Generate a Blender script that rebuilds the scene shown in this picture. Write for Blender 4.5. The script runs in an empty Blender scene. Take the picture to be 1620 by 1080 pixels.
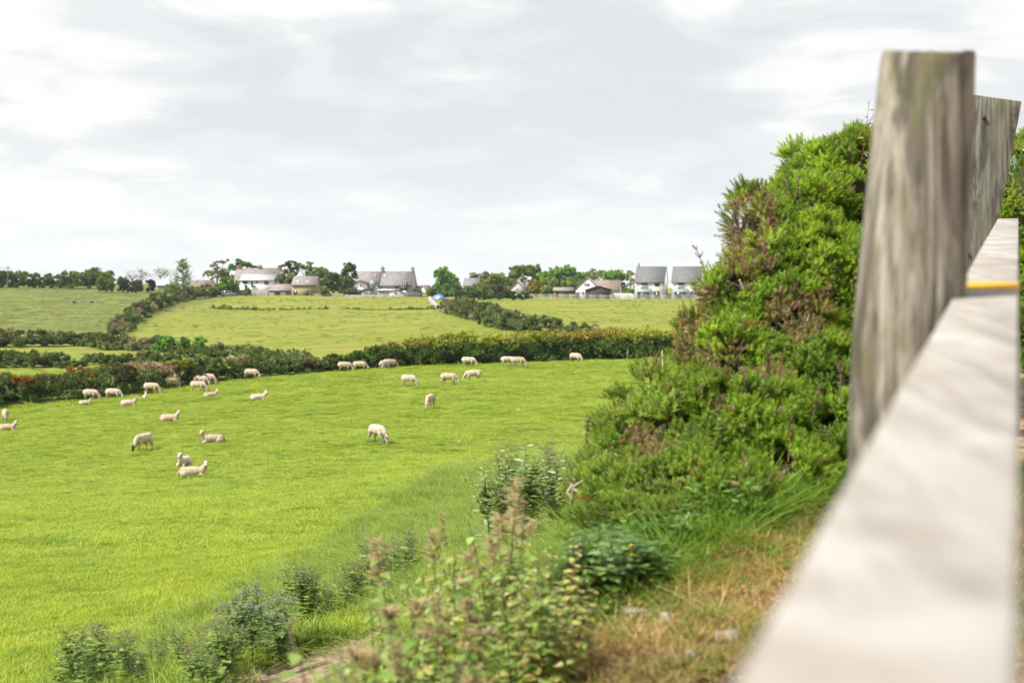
import bpy, math, random
import numpy as np

# ---------------------------------------------------------------- camera, world, sun, exposure
SC = bpy.context.scene
COL = SC.collection
F = 2250.0                      # focal length in photograph pixels (50 mm on 36 mm over 1620 px)
HY = 450.0                      # eye level row
cam = bpy.data.cameras.new('camera'); camo = bpy.data.objects.new('camera', cam); COL.objects.link(camo)
cam.lens = 50; cam.sensor_width = 36; cam.shift_y = -(540 - HY) / 1620.0
cam.clip_start = 0.03; cam.clip_end = 9000
camo.location = (0, 0, 0); camo.rotation_euler = (math.radians(90), 0, 0)
cam.dof.use_dof = True; cam.dof.focus_distance = 15; cam.dof.aperture_fstop = 3.8
SC.camera = camo

SUN_EL = math.radians(50); SUN_AZ = math.radians(-120)      # azimuth from +Y, clockwise (minus = to the left)
sd = np.array([math.sin(SUN_AZ) * math.cos(SUN_EL), math.cos(SUN_AZ) * math.cos(SUN_EL), math.sin(SUN_EL)])
sl = bpy.data.lights.new('sun', 'SUN'); so = bpy.data.objects.new('sun', sl); COL.objects.link(so)
sl.energy = 3.4; sl.angle = math.radians(2.5); sl.color = (1.0, .95, .87)
import mathutils
so.rotation_euler = mathutils.Vector(sd).to_track_quat('Z', 'Y').to_euler()

W = bpy.data.worlds.new('World'); SC.world = W; W.use_nodes = True
nt = W.node_tree; N = nt.nodes; L = nt.links
for n in list(N): N.remove(n)
def nd(tree, t, **kw):
    n = tree.nodes.new(t)
    for k, v in kw.items(): setattr(n, k, v)
    return n
out = nd(nt, 'ShaderNodeOutputWorld')
sky = nd(nt, 'ShaderNodeTexSky'); sky.sky_type = 'NISHITA'; sky.sun_disc = False
sky.sun_elevation = SUN_EL; sky.sun_rotation = SUN_AZ
bg1 = nd(nt, 'ShaderNodeBackground'); bg1.inputs[1].default_value = 0.06; L.new(sky.outputs[0], bg1.inputs[0])
tc = nd(nt, 'ShaderNodeTexCoord'); sep = nd(nt, 'ShaderNodeSeparateXYZ'); L.new(tc.outputs['Generated'], sep.inputs[0])
def mth(tree, op, a, b=None, clamp=False):
    m = nd(tree, 'ShaderNodeMath', operation=op, use_clamp=clamp)
    for i, v in enumerate((a, b)):
        if v is None: continue
        if isinstance(v, (int, float)): m.inputs[i].default_value = v
        else: tree.links.new(v, m.inputs[i])
    return m.outputs[0]
zz = mth(nt, 'ADD', mth(nt, 'MAXIMUM', sep.outputs[2], 0.0), 0.21)
cx = mth(nt, 'DIVIDE', sep.outputs[0], zz); cy = mth(nt, 'DIVIDE', sep.outputs[1], zz)
cmb = nd(nt, 'ShaderNodeCombineXYZ'); L.new(cx, cmb.inputs[0]); L.new(cy, cmb.inputs[1])
def wnoise(scale, detail, rough, dist, off):
    mp = nd(nt, 'ShaderNodeMapping'); mp.inputs[1].default_value = off; L.new(cmb.outputs[0], mp.inputs[0])
    n = nd(nt, 'ShaderNodeTexNoise'); n.inputs['Scale'].default_value = scale; n.inputs['Detail'].default_value = detail
    n.inputs['Roughness'].default_value = rough; n.inputs['Distortion'].default_value = dist
    L.new(mp.outputs[0], n.inputs['Vector']); return n.outputs[0]
def ramp(tree, fac, stops, interp='EASE'):
    r = nd(tree, 'ShaderNodeValToRGB'); r.color_ramp.interpolation = interp
    e = r.color_ramp.elements
    while len(e) < len(stops): e.new(0.5)
    for el, (p, c) in zip(e, stops):
        el.position = p; el.color = (c[0], c[1], c[2], 1) if not isinstance(c, float) else (c, c, c, 1)
    tree.links.new(fac, r.inputs[0]); return r.outputs[0]
n1 = wnoise(0.75, 5, .5, .25, (3.3, 1.7, 0)); n2 = wnoise(2.9, 6, .58, .45, (8.1, 4.2, 0))
mixn = mth(nt, 'ADD', mth(nt, 'MULTIPLY', n1, .55), mth(nt, 'MULTIPLY', n2, .45))
ccol = ramp(nt, mixn, [(.40, (.315, .33, .342)), (.46, (.348, .357, .363)), (.51, (.4, .402, .4)), (.565, (.475, .47, .462))])
# pale band of thinner cloud near the horizon
hz = ramp(nt, sep.outputs[2], [(.0, 1.0), (.13, 0.0)])
mx = nd(nt, 'ShaderNodeMix', data_type='RGBA'); L.new(mth(nt, 'MULTIPLY', hz, .75), mx.inputs[0]); L.new(ccol, mx.inputs[6]); mx.inputs[7].default_value = (.385, .4, .41, 1)
bg2 = nd(nt, 'ShaderNodeBackground'); bg2.inputs[1].default_value = 1.0; L.new(mx.outputs[2], bg2.inputs[0])
cov = ramp(nt, mixn, [(.34, 0.94), (.5, 0.995)])
ms = nd(nt, 'ShaderNodeMixShader'); L.new(cov, ms.inputs[0]); L.new(bg1.outputs[0], ms.inputs[1]); L.new(bg2.outputs[0], ms.inputs[2])
L.new(ms.outputs[0], out.inputs[0])

SC.view_settings.view_transform = 'Standard'; SC.view_settings.look = 'None'
SC.view_settings.exposure = 1.3; SC.view_settings.gamma = 1; SC.view_settings.use_curve_mapping = False
SC.cycles.use_denoising = True; SC.cycles.max_bounces = 5; SC.cycles.transparent_max_bounces = 6
SC.cycles.diffuse_bounces = 3; SC.cycles.sample_clamp_indirect = 6
SC.cycles.use_adaptive_sampling = True; SC.cycles.adaptive_threshold = 0.012

rng = np.random.default_rng(7)

# ---------------------------------------------------------------- numpy helpers
def hash2(i, j, s=0):
    h = (i.astype(np.int64) * 374761393 + j.astype(np.int64) * 668265263 + s * 1442695041) & 0xffffffff
    h = ((h ^ (h >> 13)) * 1274126177) & 0xffffffff
    return ((h ^ (h >> 16)) & 0xffff) / 65535.0
def vnoise(x, y, s=0):
    x = np.asarray(x, float); y = np.asarray(y, float)
    i = np.floor(x); j = np.floor(y); fx = x - i; fy = y - j
    fx = fx * fx * (3 - 2 * fx); fy = fy * fy * (3 - 2 * fy)
    a = hash2(i, j, s); b = hash2(i + 1, j, s); c = hash2(i, j + 1, s); d = hash2(i + 1, j + 1, s)
    return (a * (1 - fx) + b * fx) * (1 - fy) + (c * (1 - fx) + d * fx) * fy - .5
def fbm(x, y, s=0, o=3):
    v = 0; a = 1.0
    for k in range(o): v = v + a * vnoise(x * 2 ** k, y * 2 ** k, s + k); a *= .5
    return v

# ---------------------------------------------------------------- the lie of the land
CP = np.array([-600, 0, 200, 400, 700, 950, 1200, 1620, 2400], float)
RY = np.array([2, 4, 6, 8, 11, 15, 20, 27, 35, 50, 66, 80, 98, 112, 125, 140, 160, 190, 220, 260, 300, 340, 380, 450, 600, 1000, 5000], float)
T = {
 -600: [-1.5, -2.0, -2.5, -3.0, -3.6, -4.3, -5.0, -5.7, -6.5, -7.8, -8.4, -8.6, -8.6, -8.5, -8.4, -8.2, -8.1, -7.8, -7.4, -5.0, -2.4, -.5, -.1, -.3, -14, -50, -300],
 0:    [-1.42, -1.8, -2.2, -2.6, -3.1, -3.65, -4.3, -5.0, -5.9, -7.4, -8.0, -8.2, -8.3, -8.2, -8.1, -8.0, -7.9, -7.6, -7.2, -5.0, -2.6, -.9, -.15, -.3, -14, -50, -300],
 200:  [-1.38, -1.72, -2.08, -2.45, -2.95, -3.5, -4.15, -4.9, -5.7, -7.2, -7.6, -7.7, -7.75, -7.7, -7.65, -7.65, -7.6, -7.4, -6.9, -5.2, -3.3, -1.9, -.7, -.6, -14, -50, -300],
 400:  [-1.35, -1.62, -1.92, -2.25, -2.75, -3.3, -3.95, -4.75, -5.5, -6.95, -7.3, -7.35, -7.35, -7.3, -7.2, -7.1, -7.0, -6.9, -6.5, -5.7, -4.6, -3.0, -1.7, -1.2, -10, -50, -300],
 700:  [-1.3, -1.38, -1.6, -1.92, -2.4, -2.9, -3.5, -4.2, -4.9, -6.4, -7.0, -7.05, -7.0, -6.95, -6.9, -6.6, -6.2, -6.0, -5.6, -5.0, -4.2, -3.1, -1.9, -1.4, -10, -50, -300],
 950:  [-1.2, -1.02, -1.1, -1.45, -1.95, -2.5, -3.1, -3.85, -4.5, -5.9, -6.7, -6.8, -6.75, -6.7, -6.6, -6.3, -6.0, -5.8, -5.5, -5.2, -4.6, -3.7, -2.3, -1.6, -10, -50, -300],
 1200: [-1.18, -1.0, -.87, -.9, -1.2, -1.8, -2.4, -3.2, -4.1, -5.5, -6.5, -6.6, -6.6, -6.5, -6.45, -6.2, -6.0, -5.8, -5.5, -5.2, -4.6, -3.7, -2.3, -1.6, -10, -50, -300],
 1620: [-1.15, -1.0, -.86, -.72, -.6, -.7, -1.1, -2.0, -3.0, -5.0, -6.2, -6.4, -6.4, -6.3, -6.3, -6.1, -6.0, -5.8, -5.5, -5.2, -4.6, -3.7, -2.3, -1.6, -10, -50, -300],
 2400: [-1.1, -.95, -.8, -.6, -.4, -.3, -.5, -1.2, -2.2, -4.0, -5.4, -6.0, -6.1, -6.1, -6.1, -6.0, -6.0, -5.8, -5.5, -5.2, -4.6, -3.7, -2.3, -1.6, -10, -50, -300]}
TB = np.array([T[int(c)] for c in CP])            # cols x rows
def _cr(p0, p1, p2, p3, t):
    return .5 * (2 * p1 + (p2 - p0) * t + (2 * p0 - 5 * p1 + 4 * p2 - p3) * t * t + (3 * p1 - p0 - 3 * p2 + p3) * t ** 3)
def gz0(X, Y):
    X = np.asarray(X, float); Y = np.asarray(Y, float)
    Ye = np.maximum(Y, 2.0)
    px = np.clip(810 + F * X / Ye, CP[0], CP[-1])
    ci = np.interp(px, CP, np.arange(len(CP))); ri = np.interp(np.log(Ye), np.log(RY), np.arange(len(RY)))
    c0 = np.clip(np.floor(ci).astype(int), 0, len(CP) - 2); r0 = np.clip(np.floor(ri).astype(int), 0, len(RY) - 2)
    tcx = ci - c0; tr = ri - r0
    cs = [np.clip(c0 + k, 0, len(CP) - 1) for k in (-1, 0, 1, 2)]; rs = [np.clip(r0 + k, 0, len(RY) - 1) for k in (-1, 0, 1, 2)]
    tcx = tcx * tcx * (3 - 2 * tcx) * .5 + tcx * .5
    rows = [_cr(TB[c, rs[0]], TB[c, rs[1]], TB[c, rs[2]], TB[c, rs[3]], tr) for c in cs[1:3]]
    return rows[0] * (1 - tcx) + rows[1] * tcx
def gz(X, Y):
    X = np.asarray(X, float); Y = np.asarray(Y, float)
    z = gz0(X, Y)
    D = np.hypot(X, Y)
    z = z + .05 * fbm(X * 1.3, Y * 1.3, 3) * np.clip(D / 6, .3, 1) + .22 * fbm(X / 7, Y / 7, 9) * np.clip((D - 6) / 14, 0, 1)
    z = z + 1.0 * fbm(X / 45, Y / 45, 19, 2) * np.clip((D - 135) / 90, 0, 1) * np.clip((345 - D) / 60, 0, 1)
    return z
def at(px, py, Y):                       # a photograph pixel at depth Y -> world
    return np.array([(px - 810) / F * Y, Y, (HY - py) / F * Y])
_YS = np.exp(np.linspace(np.log(2.2), np.log(430), 3500))
def on_ground(px, py, ymin=2.2, ymax=430):    # where the line of sight meets the ground
    ys = _YS[(_YS >= ymin) & (_YS <= ymax)]; u = (px - 810) / F
    g = gz(u * ys, ys); r = (HY - py) / F * ys
    k = np.nonzero(g >= r)[0]
    y = ys[k[0]] if len(k) else ys[np.argmin(np.abs(g - r))]
    return np.array([u * y, y, float(gz(u * y, y))])

def norm(v): return v / np.maximum(np.linalg.norm(v, axis=-1, keepdims=True), 1e-9)
def basis(d, twist):
    """rotation matrices whose third column is d, spun by twist"""
    d = norm(d); up = np.where(np.abs(d[:, 2:3]) > .95, np.array([[1., 0, 0]]), np.array([[0., 0, 1]]))
    a = norm(np.cross(up, d)); b = np.cross(d, a)
    c, s = np.cos(twist)[:, None], np.sin(twist)[:, None]
    return np.stack([a * c + b * s, -a * s + b * c, d], axis=2)
def rdir(n, r): return norm(r.normal(size=(n, 3)))

def mesh_np(name, V, faces, mat=None, parent=None, col=None, smooth=False, link=True):
    """faces: list of (m,k) int arrays; col: (n,3)"""
    me = bpy.data.meshes.new(name)
    V = np.asarray(V, np.float32); me.vertices.add(len(V)); me.vertices.foreach_set('co', V.ravel())
    fl = [np.asarray(f, np.int32) for f in faces if len(f)]
    nl = sum(f.size for f in fl); npoly = sum(len(f) for f in fl)
    me.loops.add(nl); me.polygons.add(npoly)
    me.loops.foreach_set('vertex_index', np.concatenate([f.ravel() for f in fl]))
    tot = np.concatenate([np.full(len(f), f.shape[1], np.int32) for f in fl])
    st = np.concatenate([[0], np.cumsum(tot)[:-1]]).astype(np.int32)
    me.polygons.foreach_set('loop_start', st)
    try: me.polygons.foreach_set('loop_total', tot)
    except Exception: pass
    if smooth: me.polygons.foreach_set('use_smooth', np.ones(npoly, bool))
    if col is not None:
        ca = me.color_attributes.new('Col', 'FLOAT_COLOR', 'POINT')
        c4 = np.ones((len(V), 4), np.float32); c4[:, :3] = col; ca.data.foreach_set('color', c4.ravel())
    me.update(calc_edges=True); me.validate()
    if mat: me.materials.append(mat)
    o = bpy.data.objects.new(name, me)
    if link: COL.objects.link(o)
    if parent: o.parent = parent
    return o
def scatter(tv, tf, pos, R, sc, col, tcol=None):
    """copies of a template (tv verts, tf face arrays) -> V, faces, col"""
    n, k = len(pos), len(tv)
    sc = np.asarray(sc, float)
    if sc.ndim == 1: sc = np.repeat(sc[:, None], 3, 1)
    V = np.einsum('nij,nkj->nki', R, tv[None] * sc[:, None, :]) + pos[:, None, :]
    off = (np.arange(n) * k)[:, None, None]
    faces = [(np.asarray(f)[None] + off).reshape(-1, np.asarray(f).shape[1]) for f in tf]
    C = np.repeat(col[:, None, :], k, 1)
    if tcol is not None: C = C * tcol[None]
    return V.reshape(-1, 3), faces, C.reshape(-1, 3)
class Acc:
    def __init__(s): s.V = []; s.F = {}; s.C = []; s.n = 0
    def add(s, V, faces, C):
        V = np.asarray(V, float); s.V.append(V); s.C.append(np.broadcast_to(np.asarray(C, float), V.shape))
        for f in faces:
            f = np.asarray(f)
            if len(f): s.F.setdefault(f.shape[1], []).append(f + s.n)
        s.n += len(V)
    def build(s, name, mat, parent=None, smooth=False, link=True):
        return mesh_np(name, np.concatenate(s.V), [np.concatenate(v) for v in s.F.values()], mat, parent, np.concatenate(s.C), smooth, link)
def tube(pts, rad, k=6, cap=True):
    pts = np.asarray(pts, float); n = len(pts); rad = np.broadcast_to(np.asarray(rad, float), (n,))
    tg = np.gradient(pts, axis=0); R = basis(tg, np.zeros(n))
    a = np.linspace(0, 2 * np.pi, k, endpoint=False)
    ring = np.stack([np.cos(a), np.sin(a), 0 * a], 1)
    V = np.einsum('nij,kj->nki', R, ring) * rad[:, None, None] + pts[:, None]
    fs = []
    for i in range(n - 1):
        for j in range(k): fs.append((i * k + j, i * k + (j + 1) % k, (i + 1) * k + (j + 1) % k, (i + 1) * k + j))
    V = V.reshape(-1, 3); F_ = [np.array(fs)]
    if cap:
        V = np.vstack([V, pts[-1:] + (pts[-1] - pts[-2]) * .01]); m = len(V) - 1; b = (n - 1) * k
        F_.append(np.array([(b + j, b + (j + 1) % k, m) for j in range(k)]))
    return V, F_

# ---------------------------------------------------------------- materials
def mat(name): 
    m = bpy.data.materials.new(name); m.use_nodes = True; t = m.node_tree
    p = t.nodes['Principled BSDF']; return m, t, p
def noise(t, scale, detail=4, rough=.55, vec=None, dist=0, mapscale=None):
    n = nd(t, 'ShaderNodeTexNoise'); n.inputs['Scale'].default_value = scale; n.inputs['Detail'].default_value = detail
    n.inputs['Roughness'].default_value = rough; n.inputs['Distortion'].default_value = dist
    if vec is not None:
        if mapscale:
            mp = nd(t, 'ShaderNodeMapping'); mp.inputs[3].default_value = mapscale; t.links.new(vec, mp.inputs[0]); vec = mp.outputs[0]
        t.links.new(vec, n.inputs['Vector'])
    return n.outputs[0]
def mixc(t, fac, a, b, blend='MIX'):
    m = nd(t, 'ShaderNodeMix', data_type='RGBA', blend_type=blend)
    for i, v in ((0, fac), (6, a), (7, b)):
        if isinstance(v, (int, float)): m.inputs[i].default_value = v
        elif isinstance(v, tuple): m.inputs[i].default_value = (*v[:3], 1)
        else: t.links.new(v, m.inputs[i])
    return m.outputs[2]
def geo_pos(t): return nd(t, 'ShaderNodeNewGeometry').outputs['Position']
def obj_pos(t): return nd(t, 'ShaderNodeTexCoord').outputs['Object']
def bump(t, p, h, strength=.4, dist=.02):
    b = nd(t, 'ShaderNodeBump'); b.inputs['Strength'].default_value = strength; b.inputs['Distance'].default_value = dist
    t.links.new(h, b.inputs['Height']); t.links.new(b.outputs[0], p.inputs['Normal'])
def leaf_material(name, trans=.3, rough=.55, spec=.25, tint=(1.25, 1.2, .6), rnd=False):
    m, t, p = mat(name)
    a = nd(t, 'ShaderNodeVertexColor'); a.layer_name = 'Col'; c = a.outputs[0]
    if rnd:
        nz = noise(t, .35, 3, .6, geo_pos(t)); nz2 = noise(t, 1.5, 5, .7, geo_pos(t), .3, (.6, 1.3, 1))
        c = mixc(t, mth(t, 'MULTIPLY', mth(t, 'SUBTRACT', nz, .35, True), 2.2, True), c, (1.18, 1.08, .95), 'MULTIPLY')
        c = mixc(t, mth(t, 'MULTIPLY', mth(t, 'SUBTRACT', nz2, .48, True), 4.5, True), c, (.5, .66, .5), 'MULTIPLY')
    t.links.new(c, p.inputs['Base Color']); p.inputs['Roughness'].default_value = rough
    p.inputs['Specular IOR Level'].default_value = spec
    tr = nd(t, 'ShaderNodeBsdfTranslucent'); t.links.new(mixc(t, 1.0, c, tint, 'MULTIPLY'), tr.inputs[0])
    mxs = nd(t, 'ShaderNodeMixShader'); mxs.inputs[0].default_value = trans
    t.links.new(p.outputs[0], mxs.inputs[1]); t.links.new(tr.outputs[0], mxs.inputs[2])
    t.links.new(mxs.outputs[0], t.nodes['Material Output'].inputs[0]); return m
def simple(name, c1, c2, scale=3, rough=.8, spec=.3, mapscale=None, space='obj', bmp=0, detail=5, lo=.35, hi=.65, bd=.02):
    m, t, p = mat(name); v = obj_pos(t) if space == 'obj' else geo_pos(t)
    nz = noise(t, scale, detail, .6, v, 0, mapscale)
    t.links.new(ramp(t, nz, [(lo, c1), (hi, c2)], 'LINEAR'), p.inputs['Base Color'])
    p.inputs['Roughness'].default_value = rough; p.inputs['Specular IOR Level'].default_value = spec
    if bmp: bump(t, p, nz, bmp, bd)
    return m
M = {}
M['leaf'] = leaf_material('leaf', .28, .85, .06)
M['gorse'] = leaf_material('gorse_green', .3, .5, .3, (1.3, 1.25, .5))
M['grass'] = leaf_material('grass_blades', .38, .5, .25, (1.2, 1.15, .6), rnd=True)
M['herb'] = leaf_material('herb_leaf', .35, .5, .3, (1.3, 1.2, .5))
M['bark'] = simple('bark', (.09, .07, .055), (.2, .17, .14), 6, .9, .2, (1, 1, .25))
M['twig'] = simple('dry_twig', (.25, .19, .14), (.42, .35, .28), 30, .85, .2)
M['fleece'] = None

# ---------------------------------------------------------------- tags
def tag(o, label=None, cat=None, group=None, kind=None):
    if label: o['label'] = label
    if cat: o['category'] = cat
    if group: o['group'] = group
    if kind: o['kind'] = kind
    return o
def empty(name, loc, rz=0.0):
    o = bpy.data.objects.new(name, None); COL.objects.link(o); o.location = tuple(float(v) for v in loc); o.rotation_euler = (0, 0, rz); o.empty_display_size = .2
    return o
def copy_tree(o, parent=None):
    c = o.copy(); COL.objects.link(c)
    if parent: c.parent = parent
    for ch in o.children: copy_tree(ch, c)
    return c

# ---------------------------------------------------------------- ground
def dist_line(X, Y, pts):
    """distance to a polyline and side"""
    best = np.full(np.shape(X), 1e9)
    for (x0, y0), (x1, y1) in zip(pts[:-1], pts[1:]):
        dx, dy = x1 - x0, y1 - y0; t = np.clip(((X - x0) * dx + (Y - y0) * dy) / (dx * dx + dy * dy), 0, 1)
        best = np.minimum(best, np.hypot(X - x0 - t * dx, Y - y0 - t * dy))
    return best
def sm(a, b, x): t = np.clip((x - a) / (b - a), 0, 1); return t * t * (3 - 2 * t)
FX = .3564                                        # the fence runs along X = FX * Y
def zones(X, Y):
    """returns path(dry grass), bank(rough long grass), soil(bare earth), mid(yellow field), hill(rough field)"""
    px = 810 + F * X / np.maximum(Y, .5)
    n = fbm(X * .9, Y * .9, 31); nn = fbm(X * 3.1, Y * 3.1, 57)
    # signed distance left of the path edge
    edge = X - (-.55 + .30 * (Y - 3)) + .35 * n     # > 0: path side
    path = sm(-.1, .5, edge) * (1 - sm(9, 14, Y))
    # bank strip along the path edge, widening down the hill
    bl = X - (-2.3 - .12 * Y + np.clip(Y - 8, 0, 60) * .16) + .5 * n
    bank = sm(-.4, .5, bl) * (1 - path) * (1 - sm(60, 75, Y)) 
    soil = np.zeros_like(np.asarray(X, float))
    for (sx, sy, rx, ry, ang) in SOIL:
        c, s = math.cos(ang), math.sin(ang); u = (X - sx) * c + (Y - sy) * s; v = -(X - sx) * s + (Y - sy) * c
        soil = np.maximum(soil, 1 - sm(.75, 1.1, np.hypot(u / rx, v / ry) + .35 * nn))
    mid = sm(126, 134, Y + 0 * X); hill = mid * (1 - sm(-.5, .5, (X - HB(Y)) / 6.0))
    return path, bank, soil, mid, hill
def HB(Y):    # boundary (hedge row) between the rough hill and the smooth middle field
    return np.interp(Y, [125, 190, 210, 250, 300, 345, 400], [-200, -62, -60, -63, -66, -68, -60])
def _patch(a, b, w):
    p, q = on_ground(*a), on_ground(*b); d = q - p; return ((p[0] + q[0]) / 2, (p[1] + q[1]) / 2, float(np.hypot(d[0], d[1])) * .55, w, math.atan2(d[1], d[0]))
SOIL = [_patch((440, 1088), (545, 1010), .6), _patch((650, 905), (690, 882), .4), (1.02, 3.9, .16, .3, 0), (.55, 3.5, .2, .2, .4), (.4, 4.3, .25, .12, .4)]

def ground_material():
    m, t, p = mat('ground'); pos = geo_pos(t)
    a = nd(t, 'ShaderNodeAttribute'); a.attribute_name = 'zone'; a2 = nd(t, 'ShaderNodeAttribute'); a2.attribute_name = 'zone2'
    s1 = nd(t, 'ShaderNodeSeparateColor'); t.links.new(a.outputs[0], s1.inputs[0]); s2 = nd(t, 'ShaderNodeSeparateColor'); t.links.new(a2.outputs[0], s2.inputs[0])
    big = noise(t, .06, 4, .6, pos); fine = noise(t, 2.2, 5, .65, pos); mid = noise(t, .35, 5, .65, pos)
    near = mixc(t, ramp(t, fine, [(.35, 0.0), (.65, 1.0)]), (.1, .165, .02), (.18, .255, .03))
    near = mixc(t, ramp(t, mid, [(.4, 0.0), (.7, 1.0)]), near, (.18, .24, .035))
    str_ = noise(t, .5, 5, .7, pos, 0, (.35, 1.2, 1))
    mf = mixc(t, ramp(t, str_, [(.36, 0.0), (.6, 1.0)]), (.115, .155, .02), (.19, .215, .03))
    mf = mixc(t, ramp(t, noise(t, .16, 4, .6, pos, 0, (.6, 1.6, 1)), [(.45, 0.0), (.65, 1.0)]), mf, (.24, .225, .055))
    mf = mixc(t, ramp(t, noise(t, .9, 4, .7, pos, 0, (.5, 1, 1)), [(.62, 0.0), (.7, .6)]), mf, (.075, .1, .02))
    rough = mixc(t, ramp(t, noise(t, .45, 6, .75, pos, 0, (.5, 1, 1)), [(.4, 0.0), (.58, 1.0)]), (.055, .09, .018), (.16, .175, .045))
    rough = mixc(t, ramp(t, noise(t, .08, 4, .6, pos), [(.5, 0.0), (.68, .8)]), rough, (.15, .13, .065))
    rough = mixc(t, ramp(t, noise(t, .11, 4, .6, pos, 0, (.5, 1.5, 1)), [(.55, 0.0), (.7, .8)]), rough, (.1, .16, .02))
    mf = mixc(t, ramp(t, noise(t, 1.3, 6, .78, pos, .3, (.45, 1, 1)), [(.5, 0.0), (.62, .7)]), mf, (.095, .125, .022))
    soil = mixc(t, ramp(t, noise(t, 14, 6, .7, pos), [(.35, 0.0), (.65, 1.0)]), (.17, .115, .075), (.34, .245, .175))
    pth = mixc(t, ramp(t, noise(t, 9, 5, .7, pos), [(.35, 0.0), (.65, 1.0)]), (.15, .1, .055), (.36, .25, .14))
    bnk = mixc(t, ramp(t, noise(t, 5, 5, .7, pos), [(.35, 0.0), (.65, 1.0)]), (.06, .1, .02), (.16, .17, .05))
    c = mixc(t, s1.outputs[0], near, pth); c = mixc(t, s1.outputs[1], c, bnk)
    c = mixc(t, s2.outputs[0], c, mf); c = mixc(t, s2.outputs[1], c, rough); c = mixc(t, s1.outputs[2], c, soil)
    t.links.new(c, p.inputs['Base Color']); p.inputs['Roughness'].default_value = .95; p.inputs['Specular IOR Level'].default_value = .1
    h = mth(t, 'ADD', mth(t, 'MULTIPLY', noise(t, 1.1, 6, .7, pos), .25), mth(t, 'MULTIPLY', noise(t, 18, 4, .7, pos), .02))
    bump(t, p, h, .8, 1.0)
    return m
def build_ground():
    t_ = np.linspace(-8.6, 8.6, 760); xs = np.sinh(t_) * 1.0
    ty = np.linspace(-4.0, 8.7, 760); ys = np.sinh(ty) * 1.0
    X, Y = np.meshgrid(xs, ys, indexing='xy'); Z = gz(X, Y); P_, B_, S_, Mi, Hi = zones(X, Y)
    Z = Z - .10 * S_
    n, m = X.shape; V = np.stack([X, Y, Z], -1).reshape(-1, 3)
    i = np.arange(n - 1)[:, None] * m + np.arange(m - 1)[None]; i = i.ravel()
    fc = np.stack([i, i + 1, i + m + 1, i + m], 1)
    o = mesh_np('ground', V, [fc], ground_material(), smooth=True)
    for nm, ch in (('zone', (P_, B_, S_)), ('zone2', (Mi, Hi, Hi))):
        ca = o.data.color_attributes.new(nm, 'FLOAT_COLOR', 'POINT'); c4 = np.ones((n * m, 4), np.float32)
        for k in range(3): c4[:, k] = ch[k].ravel()
        ca.data.foreach_set('color', c4.ravel())
    tag(o, kind='structure')
build_ground()

# ---------------------------------------------------------------- buildings
def bcube(x0, x1, y0, y1, z0, z1):
    V = np.array([(x, y, z) for z in (z0, z1) for y in (y0, y1) for x in (x0, x1)], float)
    Fc = np.array([(0, 2, 3, 1), (4, 5, 7, 6), (0, 1, 5, 4), (2, 6, 7, 3), (0, 4, 6, 2), (1, 3, 7, 5)])
    return V, Fc
def poly_prism(pts2, a0, a1, axis):
    """extrude a polygon. axis 'x': pts are (y,z); axis 'y': pts are (x,z)"""
    k = len(pts2); V = []
    for a in (a0, a1):
        for (u, z) in pts2: V.append((a, u, z) if axis == 'x' else (u, a, z))
    fs = [np.array([(i, (i + 1) % k, (i + 1) % k + k, i + k) for i in range(k)]), np.array([list(range(k))[::-1]]), np.array([[i + k for i in range(k)]])]
    return np.array(V, float), fs
def solid(name, VF_list, m, parent, smooth=False):
    A = Acc()
    for V, fs in VF_list: A.add(V, fs if isinstance(fs, list) else [fs], (1, 1, 1))
    V = np.concatenate(A.V); o = mesh_np(name, V, [np.concatenate(v) for v in A.F.values()], m, parent, smooth=smooth)
    import bmesh
    bm = bmesh.new(); bm.from_mesh(o.data); bmesh.ops.recalc_face_normals(bm, faces=bm.faces); bm.to_mesh(o.data); bm.free()
    return o
def brick_roof(name, c1, c2, sc):
    m, t, p = mat(name); v = obj_pos(t)
    nz = noise(t, 1.2, 6, .7, v); nz2 = noise(t, 9, 3, .6, v, 0, (1, 1, 1))
    c = mixc(t, ramp(t, nz, [(.35, 0.0), (.65, 1.0)]), c1, c2)
    w = nd(t, 'ShaderNodeTexWave'); w.bands_direction = 'Z'; w.inputs['Scale'].default_value = sc; w.inputs['Distortion'].default_value = .4
    t.links.new(v, w.inputs['Vector'])
    c = mixc(t, mth(t, 'MULTIPLY', w.outputs[1], .22), c, (.5, .5, .5), 'MULTIPLY')
    c = mixc(t, mth(t, 'MULTIPLY', nz2, .3), c, (.55, .55, .55), 'MULTIPLY')
    t.links.new(c, p.inputs['Base Color']); p.inputs['Roughness'].default_value = .75; return m
M['slate'] = brick_roof('slate_roof', (.15, .14, .152), (.235, .22, .235), 1.6)
M['slate_new'] = brick_roof('new_slate_roof', (.115, .118, .125), (.15, .15, .158), 1.8)
M['slate_brown'] = brick_roof('brown_slate_roof', (.17, .15, .148), (.28, .245, .24), 1.5)
M['tile_brown'] = brick_roof('brown_tile_roof', (.17, .13, .11), (.27, .215, .18), 1.6)
M['roof_pale'] = brick_roof('pale_roof', (.42, .43, .45), (.55, .55, .56), .8)
M['render'] = simple('white_render', (.76, .76, .75), (.86, .86, .85), 1.5, .9)
M['render_g'] = simple('grey_render', (.3, .3, .29), (.42, .42, .4), 1.5, .9)
M['sandst'] = simple('tan_stone', (.24, .19, .12), (.4, .32, .2), 2.2, .95, bmp=.3)
M['greystone'] = simple('grey_stone', (.14, .13, .12), (.34, .32, .3), 2.5, .95, bmp=.5)
M['brick'] = simple('red_brick', (.2, .075, .055), (.3, .13, .09), 4, .9)
M['frame_w'] = simple('white_frame', (.6, .6, .6), (.68, .68, .68), 3, .5)
M['frame_d'] = simple('dark_frame', (.045, .055, .06), (.07, .08, .085), 3, .5)
M['frame_b'] = simple('blue_frame', (.16, .22, .25), (.22, .29, .32), 3, .5)
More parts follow.
